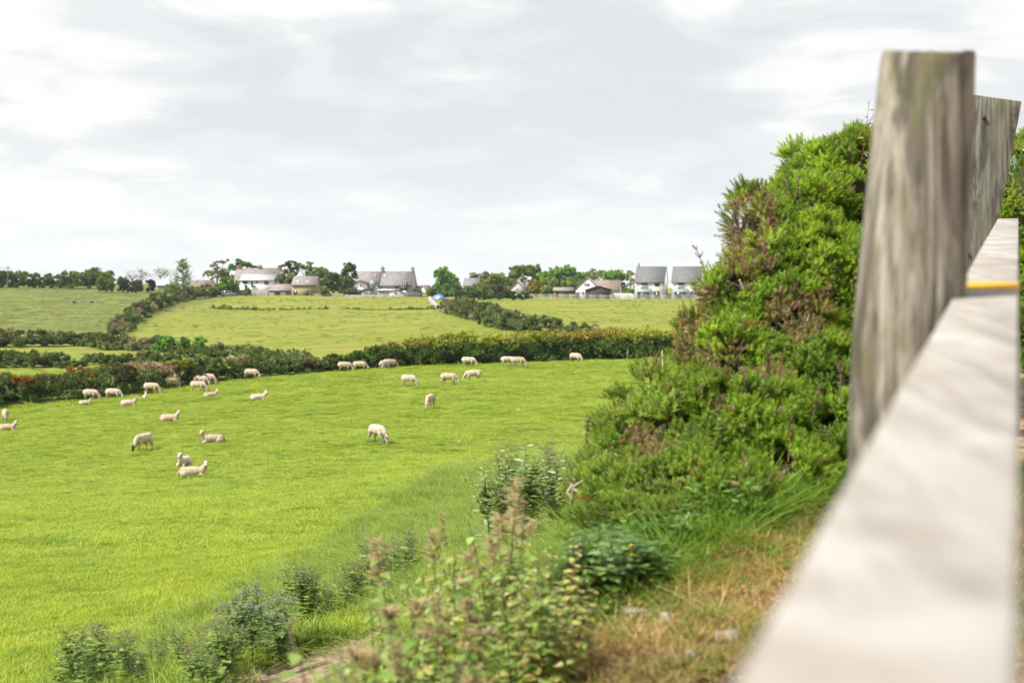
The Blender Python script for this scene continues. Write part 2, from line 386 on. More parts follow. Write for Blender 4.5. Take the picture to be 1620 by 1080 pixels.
M['teal'] = simple('teal_boards', (.2, .3, .29), (.28, .38, .36), 3, .8, mapscale=(1, 1, 6))
M['brown_b'] = simple('dark_brown_boards', (.035, .024, .022), (.07, .05, .045), 3, .85, mapscale=(8, 8, 1))
M['greyp'] = simple('grey_cladding', (.2, .24, .25), (.26, .3, .31), 2, .6)
M['fence_p'] = simple('pale_fence', (.36, .345, .32), (.52, .5, .46), 2, .9)
M['fence_b'] = simple('board_fence', (.13, .11, .09), (.25, .21, .18), 4, .9, mapscale=(3, 3, .4))
def glass(name, c, rough=.08):
    m, t, p = mat(name); p.inputs['Base Color'].default_value = (*c, 1); p.inputs['Roughness'].default_value = rough; p.inputs['Specular IOR Level'].default_value = .8; return m
M['pane'] = glass('window_glass', (.03, .04, .05)); M['sky_pane'] = glass('rooflight_glass', (.35, .38, .42), .15)
M['bal'] = glass('balcony_glass', (.3, .38, .4), .25); M['bal'].node_tree.nodes['Principled BSDF'].inputs['Alpha'].default_value = .4

class House:
    def __init__(s, name, label, cat, px, py, d, yaw=0, group=None):
        s.s = d / F; loc = at(px, py, d); s.px = px; s.py = py
        s.root = empty(name, loc, math.radians(yaw)); tag(s.root, label, cat, group)
    def X(s, px): return (px - s.px) * s.s
    def Z(s, py): return (s.py - py) * s.s
    def box(s, name, px0, px1, y0, y1, py1, py0, m, parent=None):
        V, f = bcube(s.X(px0), s.X(px1), y0, y1, s.Z(py0), s.Z(py1)); return solid(name, [(V, f)], M[m], parent or s.root)
    def gable_x(s, px0, px1, y0, y1, eave, ridge, wall='render', roof='slate', base=None, over=.35, th=.18, inset=0):
        """ridge runs along x"""
        x0, x1 = s.X(px0), s.X(px1); zb = s.Z(base if base else s.py) - .6; ze, zr = s.Z(eave), s.Z(ridge); ym = (y0 + y1) / 2
        w = solid('wall', [poly_prism([(y0, zb), (y1, zb), (y1, ze), (ym, zr - .02), (y0, ze)], x0, x1, 'x')], M[wall], s.root)
        sl = (zr - ze) / (ym - y0); oz = over * sl; nb = .12
        pr = [(y0 - over, ze - oz), (ym, zr), (y1 + over, ze - oz), (y1 + over, ze - oz + th), (ym, zr + th), (y0 - over, ze - oz + th)]
        r = solid('roof', [poly_prism(pr, x0 - nb, x1 + nb, 'x')], M[roof], s.root)
        return w, r
    def gable_y(s, px0, px1, y0, y1, eave, ridge, wall='render', roof='slate', base=None, over=.3, th=.16):
        """ridge runs away from the camera, gable faces it"""
        x0, x1 = s.X(px0), s.X(px1); zb = s.Z(base if base else s.py) - .6; ze, zr = s.Z(eave), s.Z(ridge); xm = (x0 + x1) / 2
        w = solid('wall', [poly_prism([(x0, zb), (x1, zb), (x1, ze), (xm, zr - .02), (x0, ze)], y0, y1, 'y')], M[wall], s.root)
        sl = (zr - ze) / (xm - x0); oz = over * sl
        pr = [(x0 - over, ze - oz), (xm, zr), (x1 + over, ze - oz), (x1 + over, ze - oz + th), (xm, zr + th), (x0 - over, ze - oz + th)]
        r = solid('roof', [poly_prism(pr, y0 - .2, y1, 'y')], M[roof], s.root)
        return w, r
    def window(s, pxc, pyc, wpx, hpx, y=0, frame='frame_w', pane='pane', name='window', bars=1, cross=0, fw=.07):
        x0, x1 = s.X(pxc - wpx / 2), s.X(pxc + wpx / 2); z0, z1 = s.Z(pyc + hpx / 2), s.Z(pyc - hpx / 2)
        b = [bcube(x0, x0 + fw, y - .06, y + .05, z0, z1), bcube(x1 - fw, x1, y - .06, y + .05, z0, z1), bcube(x0 + fw, x1 - fw, y - .06, y + .05, z1 - fw, z1), bcube(x0 + fw, x1 - fw, y - .09, y + .05, z0, z0 + fw)]
        for i in range(bars):
            xb = x0 + (x1 - x0) * (i + 1) / (bars + 1); b.append(bcube(xb - .04, xb + .04, y - .055, y + .04, z0 + fw, z1 - fw))
        if cross: zc = z0 + (z1 - z0) * .6; b.append(bcube(x0 + fw, x1 - fw, y - .05, y + .04, zc - .035, zc + .035))
        f = solid(name, b, M[frame], s.root)
        solid('pane', [bcube(x0 + .02, x1 - .02, y - .025, y + .045, z0 + .02, z1 - .02)], M[pane], f); return f
    def door(s, pxc, pyt, wpx, y=0, m='frame_d', glassy=True):
        x0, x1 = s.X(pxc - wpx / 2), s.X(pxc + wpx / 2); z1 = s.Z(pyt)
        d = solid('door', [bcube(x0, x1, y - .06, y + .03, 0, z1)], M[m], s.root)
        if glassy: solid('pane', [bcube(x0 + .15, x1 - .15, y - .08, y - .03, z1 * .35, z1 - .15)], M['pane'], d)
        return d
    def rooflight(s, pxc, pyc, w, h, y0, ym, eave, ridge, m='sky_pane', parent=None):
        """on the front slope of a gable_x roof"""
        zc = s.Z(pyc); ze, zr = s.Z(eave), s.Z(ridge); sl = (zr - ze) / (ym - y0); th = .18
        x0, x1 = s.X(pxc - w / 2), s.X(pxc + w / 2); hh = h * s.s / 2
        pr = []
        for z in (zc - hh, zc + hh):
            yy = y0 + (z - ze) / sl
            pr.append((yy, z + th))
        (ya, za), (yb, zb) = pr
        V, fs = poly_prism([(ya, za - .02), (yb, zb - .02), (yb - .03, zb + .08), (ya - .03, za + .08)], x0, x1, 'x')
        return solid('rooflight', [(V, fs)], M[m], parent or s.root)
    def chimney(s, pxc, pyt, pyb, w, y, m='brick', pots=2, dy=.8, parent=None):
        x0, x1 = s.X(pxc - w / 2), s.X(pxc + w / 2); zt, zb = s.Z(pyt), s.Z(pyb)
        c = solid('chimney', [bcube(x0, x1, y - dy / 2, y + dy / 2, zb, zt - .15), bcube(x0 - .08, x1 + .08, y - dy / 2 - .08, y + dy / 2 + .08, zt - .15, zt)], M[m], parent or s.root)
        if parent: pass
        for i in range(pots):
            xx = x0 + (x1 - x0) * (i + .5) / pots
            V, fs = tube([(xx, y, zt), (xx, y, zt + .2), (xx, y, zt + .4)], [.13, .11, .14], 8); mesh_np('chimney_pot', V, fs, M['brick' if m == 'brick' else 'greystone'], c)
        return c

D0 = 350.0
# white farmhouse with the long pale-roofed extension
h = House('farmhouse', 'long white farmhouse with three red brick chimneys and a pale-roofed extension', 'house', 400, 469, D0 + 6)
w, r = h.gable_x(365, 436, 4.5, 13, 443.5, 424.5, 'render', 'slate_brown')
for cxp in (368.5, 402, 433.5): h.chimney(cxp, 420.5, 428, 5.6, 8.75, 'brick', 2, 1.0, r)
x0, x1 = h.X(381), h.X(430)
solid('extension_wall', [bcube(x0, x1, 0, 4.48, h.Z(469) - .6, h.Z(443.6))], M['render'], h.root)
solid('extension_roof', [poly_prism([(-.4, h.Z(443.8)), (4.6, h.Z(434.4)), (4.6, h.Z(433.4)), (-.4, h.Z(442.8))], x0 - .3, x1 + .6, 'x')], M['roof_pale'], h.root)
h.window(388, 446.5, 7, 4.2, 0, 'brown_b', bars=2); h.window(398.5, 447.5, 3, 6.2, 0, 'frame_d', bars=0); h.window(407, 446.3, 4.2, 4, 0, 'frame_w', bars=1); h.window(421.5, 447.2, 7, 5.2, 0, 'frame_b', bars=2); h.window(433, 448, 3, 4, 4.5, 'frame_w')
solid('balcony', [bcube(h.X(396), h.X(404.5), -1.0, -.02, h.Z(451.4) - .12, h.Z(451.4))] + [bcube(h.X(396 + i * 1.05), h.X(396.25 + i * 1.05), -1.0, -.93, h.Z(451.4), h.Z(448.6)) for i in range(9)] + [bcube(h.X(396), h.X(404.5), -1.0, -.93, h.Z(448.7), h.Z(448.3))], M['frame_d'], h.root)
# stone barn
h = House('stone_barn', 'tan stone barn with two rooflights and a lower wing on its side', 'barn', 465, 469, D0, -3)
w, r = h.gable_x(461.5, 500, 0, 6.2, 450, 438, 'sandst', 'slate_brown')
for p_ in (470.5, 486.5): h.rooflight(p_, 446.6, 4.6, 2.4, 0, 3.1, 450, 438)
h.gable_x(425.5, 461.3, .5, 5.4, 459.6, 450.4, 'sandst', 'slate_brown', over=.2)
h.window(438, 464, 9.5, 5.6, .5, 'brown_b', bars=3); h.window(454.5, 464, 5, 5.6, .5, 'brown_b', bars=1); h.window(467, 463, 5, 5.8, 0, 'frame_d', bars=1, cross=1)
h.door(485.5, 459.6, 6.2, 0, 'frame_d')
# grey semi-detached pair
h = House('grey_house', 'large grey slate-roofed house with two tall grey chimneys and white wings', 'house', 600, 468.5, D0 + 4, -4)
w, r = h.gable_x(597, 650, 1.5, 11, 451, 430, 'render_g', 'slate')
w2, r2 = h.gable_x(556, 596.6, 1.0, 11, 450, 430, 'render', 'slate_brown')
h.chimney(599, 422.5, 433, 5, 6.2, 'greystone', 1, 1.1, r); h.chimney(647.5, 423, 434, 4.6, 6.2, 'greystone', 1, 1.1, r)
h.rooflight(605, 437, 4.2, 3, 1.5, 6.25, 451, 430); h.rooflight(578, 436.5, 2.8, 1.8, 1, 6, 450, 430); h.rooflight(589, 436.5, 2.8, 1.8, 1, 6, 450, 430)
h.gable_y(561, 581, -1.6, 3.2, 450, 444.4, 'render', 'tile_brown')
h.window(567.5, 451.5, 2.6, 4, -1.6, 'frame_w', bars=0); h.window(571.8, 451.5, 3.8, 4, -1.6, 'frame_w', bars=1); h.window(563.6, 455.4, 1.8, 2, -1.6, 'frame_d', bars=0)
h.gable_x(543, 560.5, -.8, 3.5, 451, 445, 'render', 'slate', over=.15); h.window(552, 454.5, 3, 3, -.8)
h.box('dormer', 585, 593, -.3, 4, 443.6, 457, 'frame_b'); h.window(588.8, 449.6, 5.6, 8, -.3, 'frame_w', bars=1, cross=1)
h.box('bay', 634, 644, -.6, 4.2, 447, 458, 'frame_d'); h.window(639, 451.5, 7.6, 7.4, -.6, 'frame_w', bars=1)
h.window(626, 455.2, 4, 4, 1.5, 'frame_d', bars=0); h.window(603, 455.5, 4.5, 3.4, 1.5, 'frame_w', bars=1); h.window(614, 455.5, 4.5, 3.4, 1.5, 'frame_w', bars=1)
solid('lean_to_roof', [poly_prism([(-1.9, h.Z(459.4)), (1.45, h.Z(457.2)), (1.45, h.Z(456.6)), (-1.9, h.Z(458.8))], h.X(598), h.X(633), 'x')], M['roof_pale'], h.root)
h.box('lean_to', 599, 632, -1.5, 1.4, 459.2, 470, 'render_g')
# sheds
h = House('garden_shed', 'small teal timber garden shed with a dark low-pitched roof', 'shed', 581, 468, D0 - 4, 6)
h.gable_y(571.5, 590.5, 0, 2.6, 460, 457, 'teal', 'brown_b'); h.window(578, 462.5, 4.5, 3.4, 0, 'frame_w', bars=1); h.window(586, 462.5, 2.8, 3.4, 0, 'frame_w', bars=0)
h = House('garden_shed', 'small white garden shed with a wide window beside the grey house', 'shed', 628, 468, D0 - 4, 4)
h.gable_y(616.5, 635.5, 0, 2.8, 461.2, 458.8, 'render', 'slate'); h.window(626, 463.4, 5.5, 4.6, 0, 'frame_w', bars=1); h.box('side_store', 636, 642, .2, 2, 460, 469.5, 'render'); h.window(638.7, 464, 1.8, 4.5, .2, 'frame_d', bars=0)
# little gabled house at the gap
h = House('cottage', 'small brown-roofed cottage with a white gable in the gap by the blue tent', 'house', 668, 468, D0 + 10, -10)
h.gable_x(654, 672, 1.5, 8, 459, 452, 'render_g', 'tile_brown'); h.gable_y(663.5, 677, -1.5, 6, 460.8, 452.2, 'render', 'tile_brown'); h.window(673.6, 465.3, 2, 2.4, -1.5, 'frame_d', bars=0)
# left roofs
h = House('outbuilding', 'low outbuilding with a pale metal roof among the trees', 'building', 260, 457, D0 + 12, 0)
h.gable_x(247, 274, 0, 6, 451, 443, 'render_g', 'roof_pale')
h = House('bungalow', 'low bungalow with a long brown tiled roof beside the dark conifer', 'house', 310, 457, D0 + 8, 0)
h.gable_x(288, 333, 0, 7, 453, 444, 'render_g', 'tile_brown'); h.window(300, 455, 6, 3, 0)
# roofs deep among the trees
h = House('cottage', 'grey slate-roofed cottage half hidden behind the round tree', 'house', 745, 462, D0 + 30, -4)
w, r = h.gable_x(733, 757, 0, 7, 451.5, 440.5, 'render_g', 'slate'); h.chimney(757, 437, 443, 4, 3.5, 'greystone', 1, .8, r); h.window(742, 455, 5, 3.5, 0)
h = House('cottage', 'pale cottage with a stone chimney behind the yellow flowering shrub', 'house', 820, 465, D0 + 15, -8)
w, r = h.gable_y(806, 831, 0, 8, 457, 446, 'render_g', 'slate_brown'); h.chimney(832, 444.5, 457, 4.4, 3, 'greystone', 1, .9, r); h.window(818, 458, 4, 4, 0)
# white bungalow with the big gable
h = House('white_bungalow', 'white chalet bungalow with a tall gable and brown tiled roof', 'house', 935, 471, D0, -7)
w, r = h.gable_x(931, 980, 2.5, 10.5, 459.5, 444, 'render', 'tile_brown')
h.gable_y(909, 950, 0, 9, 458.5, 440, 'render', 'tile_brown', over=.25); h.window(928.5, 450.3, 9, 4.6, 0, 'frame_w', bars=2); h.window(915, 463, 4, 4.5, 0, 'frame_w'); h.window(922, 463, 4, 4.5, 0, 'frame_w')
V, fs = tube([(h.X(929.3), -.06, h.Z(444.5)), (h.X(929.3), .05, h.Z(444.5))], .28, 12); mesh_np('round_vent', V, fs, M['frame_d'], h.root)
h = House('timber_shed', 'dark brown timber shed with a low gable in front of the white bungalow', 'shed', 948, 471, D0 - 5, 3)
h.gable_y(929, 967, 0, 5, 458.6, 453, 'brown_b', 'brown_b')
h = House('carport', 'open timber carport with a grey roof beside the white bungalow', 'carport', 892, 471.5, D0 - 3, 0)
s_ = h
solid('roof', [poly_prism([(-.4, h.Z(460)), (2.4, h.Z(455)), (5.2, h.Z(460)), (5.2, h.Z(459.2)), (2.4, h.Z(454.2)), (-.4, h.Z(459.2))], h.X(875.5), h.X(908), 'x')], M['slate_brown'], h.root)
for px_ in (878, 890.5, 905.5):
    for yy in (0, 4.6): solid('post', [bcube(h.X(px_) - .12, h.X(px_) + .12, yy, yy + .2, -.8, h.Z(459.6))], M['fence_b'], h.root)
# white car under the carport
def make_car(label, px, py, d, yaw, body):
    root = empty('parked_car', at(px, py, d), math.radians(yaw)); tag(root, label, 'car')
    prof = [(-2.05, .35), (2.05, .35), (2.1, .75), (1.95, .95), (1.0, 1.02), (.45, 1.5), (-1.2, 1.52), (-1.9, 1.0), (-2.1, .8)]
    V, fs = poly_prism(prof, -.85, .85, 'y'); solid('body', [(V, fs)], body, root)
    V, fs = poly_prism([(.88, 1.04), (.4, 1.45), (-1.15, 1.46), (-1.75, 1.04)], -.87, .87, 'y'); solid('side_window', [(V, fs)], M['pane'], root)
    for x in (-1.3, 1.3):
        for y in (-.8, .8):
            V, fs = tube([(x, y - .1, .33), (x, y + .1, .33)], .33, 14); wv = mesh_np('wheel', V, fs, M['frame_d'], root)
            V, fs = tube([(x, y - .12, .33), (x, y + .12, .33)], .18, 10); mesh_np('rim', V, fs, M['frame_w'], wv)
M['car_w'] = simple('white_car_paint', (.6, .6, .6), (.64, .64, .64), 1, .25, .5); M['car_g'] = simple('grey_car_paint', (.16, .17, .19), (.2, .21, .22), 1, .25, .5)
make_car('white car parked under the open timber carport', 898, 472, D0 + -.5, 8, M['car_w'])
make_car('dark grey car parked by the stone wall under the bushes', 361, 469.5, D0 - 6, 10, M['car_g'])
# two new houses
def new_house(px, py, label):
    h = House('detached_house', label, 'house', px, py, D0 - 2, -13, 'matching new white houses')
    def q(v): return v - 1028 + px
    w, r = h.gable_x(q(1004.5), q(1051), 0, 7.5, 444.8, 422.2, 'render', 'slate_new', over=.45)
    h.window(q(1019.5), 451, 10.4, 12.6, 0, 'frame_d', bars=1); h.window(q(1039.8), 449, 7.6, 8, 0, 'frame_d', bars=1)
    h.box('porch', q(1006.5), q(1031), -1.3, -.01, 457.4, 475, 'greyp')
    h.window(q(1019), 465.8, 19, 8.6, -1.3, 'frame_d', bars=3); h.window(q(1039), 466, 9.4, 10, 0, 'frame_d', bars=1)
    h.box('balcony_panel', q(1006.8), q(1030.6), -1.25, -1.2, 451, 457.4, 'bal')
    h.box('downpipe', q(1050.2), q(1050.8), -.12, -.02, 445.5, 475, 'frame_d')
    # side wall windows
    return h
h = new_house(1028, 474.5, 'new white house with black flue, further from the fence post')
h.box('flue', 1006.6, 1008.4, 3.6, 3.9, 416, 428, 'frame_d')
h2 = new_house(1086, 474.5, 'new white house without a flue, half behind the gorse')

# ---------------------------------------------------------------- fences, walls, posts by the houses
def rail_fence(name, label, pts, hgt=1.15, m='fence_p', step=2.4, rails=3):
    """pts: (px, py base, depth)"""
    P = np.array([at(a, b, c) for a, b, c in pts]); P[:, 2] = gz(P[:, 0], P[:, 1])
    root = empty(name, P[0]); tag(root, label, 'fence'); o0 = P[0]
    seg = np.linalg.norm(np.diff(P[:, :2], axis=0), axis=1); cum = np.concatenate([[0], np.cumsum(seg)]); n = int(cum[-1] / step) + 1
    ts = np.linspace(0, cum[-1], n); Q = np.stack([np.interp(ts, cum, P[:, k]) for k in range(3)], 1); Q[:, 2] = gz(Q[:, 0], Q[:, 1])
    me = None
    for q in Q:
        if me is None:
            V, f = bcube(-.07, .07, -.07, .07, -.4, hgt + .1); o = solid('post', [(V, f)], M[m], root); me = o.data
        else: o = bpy.data.objects.new('post', me); COL.objects.link(o); o.parent = root
        o.location = tuple(q - o0)
    for k in range(rails):
        z = hgt * (k + .8) / rails; bits = []
        for a, b in zip(Q[:-1], Q[1:]):
            v = b - a; nrm = np.array([-v[1], v[0], 0]); nrm = nrm / np.linalg.norm(nrm) * .02
            off = np.array([0, -.1, 0]); p = [a - o0 + off - nrm, b - o0 + off - nrm, b - o0 + off + nrm, a - o0 + off + nrm]
            V = np.array([x + [0, 0, z - .07] for x in p] + [x + [0, 0, z + .07] for x in p]); bits.append((V, np.array([(0, 1, 2, 3), (4, 5, 6, 7), (0, 1, 5, 4), (1, 2, 6, 5), (2, 3, 7, 6), (3, 0, 4, 7)])))
        solid('rail', bits, M[m], root)
rail_fence('rail_fence', 'pale three-rail timber fence along the top of the right field', [(837, 473, 342), (905, 474, 341), (1004, 475, 340), (1130, 476, 339), (1500, 477, 338)])
def panel_wall(name, label, cat, px0, px1, top, base, d, m, th=.3, wob=.0, yaw=0):
    h = House(name, label, cat, (px0 + px1) / 2, base, d, yaw); n = max(2, int((px1 - px0) / 2.5)); xs = np.linspace(h.X(px0), h.X(px1), n)
    top_z = h.Z(top) + wob * rng.normal(size=n); V = []
    for x, z in zip(xs, top_z):
        V += [(x, 0, -1), (x, 0, z), (x, th, z), (x, th, -1)]
    fs = []
    for i in range(n - 1):
        for k in range(4): a = i * 4 + k; b = i * 4 + (k + 1) % 4; fs.append((a, b, b + 4, a + 4))
    fs += [(0, 1, 2, 3), tuple((n - 1) * 4 + k for k in (3, 2, 1, 0))]
    o = solid(name, [(np.array(V), np.array(fs))], M[m], None); o.location = h.root.location; bpy.data.objects.remove(h.root); tag(o, label, cat)
    return o
panel_wall('stone_wall', 'rough grey stone garden wall in front of the white farmhouse', 'wall', 372, 425.2, 457.8, 470, D0 - 1, 'greystone', .5, .12)
panel_wall('stone_wall', 'low grey stone wall left of the higher garden wall', 'wall', 356, 371.8, 461.5, 470, D0 - 1.5, 'greystone', .5, .1)
panel_wall('board_fence', 'dark weathered board fence right of the stone barn', 'fence', 497, 545, 464.3, 469.5, D0 - 4, 'fence_b', .08, .05)
panel_wall('board_fence', 'dark board fence between the white shed and the cottage', 'fence', 642.5, 668, 461.6, 469, D0 - 4, 'frame_d', .08, .03)
panel_wall('board_fence', 'pale brown close-boarded fence between bungalow and new house', 'fence', 968, 1004, 463.8, 474, D0 - 1, 'fence_p', .08, .02)
panel_wall('board_fence', 'short brown board fence between the two new houses', 'fence', 1054, 1064, 464.5, 475, D0 - 1, 'fence_b', .08, .02)
panel_wall('stone_wall', 'thin low stone wall below the grey house garden', 'wall', 546, 640, 466.4, 470, D0 - 8, 'greystone', .4, .07)

# blue tent
root = empty('tent', on_ground(694, 474)); tag(root, 'bright blue dome tent beside the field corner trees', 'tent')
u = np.linspace(0, np.pi, 13); v = np.linspace(0, np.pi / 2, 7); V = np.array([(math.cos(a) * 1.5 * math.cos(b) , math.sin(a) * 1.3 * math.cos(b) * (1), 1.25 * math.sin(b)) for b in v for a in np.linspace(0, 2 * np.pi, 16, endpoint=False)])
fs = np.array([(i * 16 + j, i * 16 + (j + 1) % 16, (i + 1) * 16 + (j + 1) % 16, (i + 1) * 16 + j) for i in range(6) for j in range(16)])
M['tent'] = simple('blue_tent_fabric', (.05, .17, .45), (.08, .24, .55), 2, .6); M['tent2'] = simple('white_tent_fabric', (.5, .52, .55), (.55, .57, .6), 2, .6)
mesh_np('fly_sheet', V, [fs], M['tent'], root, smooth=True)
V, f2 = poly_prism([(-.7, 0), (.7, 0), (.45, .7), (-.45, .7)], -1.42, -1.3, 'y'); solid('door_flap', [(V, f2)], M['tent2'], root)

# field stones, pole, fence posts
def rock(name, loc, size, seed, m, flat=.8, cuts=9):
    r = np.random.default_rng(seed); import bmesh
    bm = bmesh.new(); bmesh.ops.create_icosphere(bm, subdivisions=4, radius=1)
    V = np.array([v.co for v in bm.verts]); 
    for _ in range(cuts):
        nn = norm(r.normal(size=3)); dd = r.uniform(.55, .85); k = V @ nn; V = V - np.maximum(k - dd, 0)[:, None] * nn * .92
    V = V * (1 + .06 * fbm(V[:, 0] * 4 + V[:, 2] * 3, V[:, 1] * 4 + 9, seed)[:, None])
    for v, c in zip(bm.verts, V * np.array([size[0], size[1], size[2]])): v.co = c
    me = bpy.data.meshes.new(name); bm.to_mesh(me); bm.free(); me.polygons.foreach_set('use_smooth', np.ones(len(me.polygons), bool)); me.materials.append(m)
    o = bpy.data.objects.new(name, me); COL.objects.link(o); o.location = tuple(loc); o.rotation_euler = (0, 0, r.uniform(0, 6)); return o
M['rock'] = simple('pale_rock', (.2, .19, .17), (.42, .4, .37), 9, .9, bmp=.6, bd=.01)
M['block'] = simple('dark_stone_block', (.1, .095, .09), (.2, .19, .18), 3, .9, bmp=.5)
for px_, nm in ((117.5, 'left'), (144.5, 'right')):
    g = on_ground(px_, 480); k = g[1] / F
    o = rock('stone_block', g + [0, 0, .35], (3.4 * k, .5, 3.1 * k), 5 if nm == 'left' else 8, M['block'], cuts=6); o.rotation_euler = (0, 0, 0)
    tag(o, 'dark stone block in the rough hill field, ' + ('farther from the diagonal hedge' if nm == 'left' else 'nearer to the diagonal hedge'), 'stone', 'stone blocks on the hill')
g = at(12.5, 455, 345); g[2] = gz(g[0], g[1])
root = empty('utility_pole', g); tag(root, 'slim wooden utility pole standing above the far left hedge', 'pole')
V, fs = tube([(0, 0, -.5), (0, 0, 2.6), (0, 0, (HY - 421) / F * 345 - g[2])], [.15, .13, .11], 8); mesh_np('pole', V, fs, M['bark'], root)
ht = (HY - 421) / F * 345 - g[2]
solid('crossarm', [bcube(-.7, .7, -.06, .06, ht - .55, ht - .42)], M['bark'], root)
for k, (dx, zz_) in enumerate(((-.5, .0), (.5, .0))):
    t_ = np.linspace(0, 1, 12); pts = np.stack([dx - 60 * t_, 10 * t_, ht - .4 - 6 * t_ * (1 - t_) * .5 + 0 * t_], 1); V, fs = tube(pts, .02, 4); mesh_np('wire', V, fs, M['frame_d'], root)
for px_, py_, lb in ((558, 584, 'nearest the left gorse hedge'), (610, 581, 'behind a pair of grazing sheep'), (993, 569.5, 'alone below the right end of the hedge'), (665, 578, 'left of the middle of the hedge')):
    g = on_ground(px_, py_); V, fs = tube([(0, 0, -.2), (0.01, 0, .6), (.03, 0, 1.15)], [.06, .055, .05], 7); o = mesh_np('fence_post', V, fs, M['fence_p']); o.location = tuple(g)
    tag(o, 'short grey fence post under the clipped hedge, ' + lb, 'fence post', 'posts along the clipped hedge')

# ---------------------------------------------------------------- foliage
LEAF_V = np.array([(0, 0, 0), (.34, .08, .5), (0, 0, 1), (-.34, .08, .5)], float); LEAF_F = [np.array([(0, 1, 2, 3)])]
def lobes_inside(P, lobes, k=.8):
    ins = np.zeros(len(P), int)
    for l in lobes:
        q = (P - l[:3]) / (l[3:6] * k); ins += (np.einsum('ij,ij->i', q, q) < 1)
    return ins
def blob_points(lobes, n, r, clump=.25, shell=(.72, 1.05), nclump=None, zmin=-.6):
    lobes = np.asarray(lobes, float); area = (lobes[:, 3] * lobes[:, 5] + lobes[:, 4] * lobes[:, 5] + lobes[:, 3] * lobes[:, 4]); pr = area / area.sum()
    nc = nclump or max(30, n // 22); li = r.choice(len(lobes), nc, p=pr); d = rdir(nc, r); d[:, 2] = np.where(d[:, 2] < zmin, -d[:, 2], d[:, 2])
    rad = r.uniform(shell[0], shell[1], nc)[:, None]; C = lobes[li, :3] + d * lobes[li, 3:6] * rad
    keep = lobes_inside(C, lobes, .78) <= 0
    if keep.sum() > nc * .25: C, d, li = C[keep], d[keep], li[keep]
    ci = r.integers(0, len(C), n); cs = r.uniform(.55, 1.3, len(C)); size = clump * lobes[li[ci], 3:6].mean(1) * cs[ci]
    o = rdir(n, r) * (r.uniform(0, 1, n) ** .4)[:, None]; o[:, 2] *= .75
    return C[ci] + o * size[:, None], norm(d[ci] + .8 * o), ci, li[ci]
def pick(cols, idx_rand):
    cols = np.asarray(cols, float); k = np.clip(idx_rand * (len(cols) - 1), 0, len(cols) - 1.001); i = k.astype(int); t = (k - i)[:, None]
    return cols[i] * (1 - t) + cols[i + 1] * t
def foliage(name, lobes, n, leaf, cols, parent, r, origin=(0, 0, 0), m='leaf', clump=.25, shell=(.72, 1.05), aspect=1.0, up=.2, zcol=None, core=None, skirt=False, ground=True, nclump=None, colfn=None):
    P, Nn, ci, li = blob_points(lobes, n, r, clump, shell, nclump)
    if ground: k = P[:, 2] > gz(P[:, 0], P[:, 1]) + .02; P, Nn, ci = P[k], Nn[k], ci[k]
    n = len(P); D = norm(Nn + rdir(n, r) * .9 + [0, 0, up]); R = basis(D, r.uniform(0, 6.28, n))
    cr = r.uniform(0, 1, ci.max() + 1); tone = r.uniform(.78, 1.25, ci.max() + 1)
    C = pick(cols, np.clip(cr[ci] + r.normal(size=n) * .18, 0, 1)) * (tone[ci] * r.uniform(.82, 1.18, n))[:, None]
    if colfn is not None: C = colfn(P, C)
    s = leaf * r.uniform(.65, 1.3, n); sc = np.stack([s * aspect, s, s], 1)
    V, fs, CC = scatter(LEAF_V, LEAF_F, P, R, sc, C)
    A = Acc(); A.add(V - np.asarray(origin), fs, CC)
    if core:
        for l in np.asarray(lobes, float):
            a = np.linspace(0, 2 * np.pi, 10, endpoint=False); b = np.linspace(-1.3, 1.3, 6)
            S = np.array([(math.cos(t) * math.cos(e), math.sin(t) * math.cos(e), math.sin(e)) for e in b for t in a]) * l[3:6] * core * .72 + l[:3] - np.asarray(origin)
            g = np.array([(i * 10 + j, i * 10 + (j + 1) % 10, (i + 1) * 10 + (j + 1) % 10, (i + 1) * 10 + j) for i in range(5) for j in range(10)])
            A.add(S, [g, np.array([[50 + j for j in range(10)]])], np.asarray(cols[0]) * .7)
    return A.build(name, M[m], parent)
def limbs(name, base, top, spread, r, parent, origin, rad=.25, nb=6, m='bark', targets=None):
    A = Acc(); base = np.asarray(base, float); top = np.asarray(top, float)
    pts = [base + (top - base) * t + np.array([r.normal() * spread * .06, r.normal() * spread * .06, 0]) * (t > 0) for t in np.linspace(0, 1, 6)]
    V, fs = tube(pts, np.linspace(rad, rad * .45, 6), 8, False); A.add(V - origin, fs, (1, 1, 1))
    for i in range(nb):
        t = r.uniform(.35, .95); s = base + (top - base) * t
        e = targets[r.integers(len(targets))][:3] + r.normal(size=3) * .2 if targets is not None else s + np.array([r.normal() * spread, r.normal() * spread, abs(r.normal()) * spread * .8])
        mid = (s + e) / 2 + np.array([0, 0, -.08 * spread]); V, fs = tube([s, mid, e], [rad * .4, rad * .28, rad * .12], 6); A.add(V - origin, fs, (1, 1, 1))
    return A.build(name, M[m], parent, True)
def px_lobe(px, py, rx, ry, Y, ryd=None):
    k = Y / F; c = at(px, py, Y); return [c[0], c[1], c[2], rx * k, (ryd if ryd else rx) * k, ry * k]
G1 = [(0.11, 0.24, 0.044), (0.196, 0.37, 0.066), (0.306, 0.501, 0.087)]       # fresh broadleaf
G2 = [(0.092, 0.172, 0.059), (0.161, 0.265, 0.082), (0.231, 0.346, 0.102)]   # dark
G3 = [(0.13, 0.195, 0.033), (0.208, 0.273, 0.046), (0.312, 0.351, 0.065)]         # yellow green
G4 = [(0.178, 0.2, 0.09), (0.268, 0.268, 0.133), (0.312, 0.37, 0.133)]      # olive brown
TS = [100]
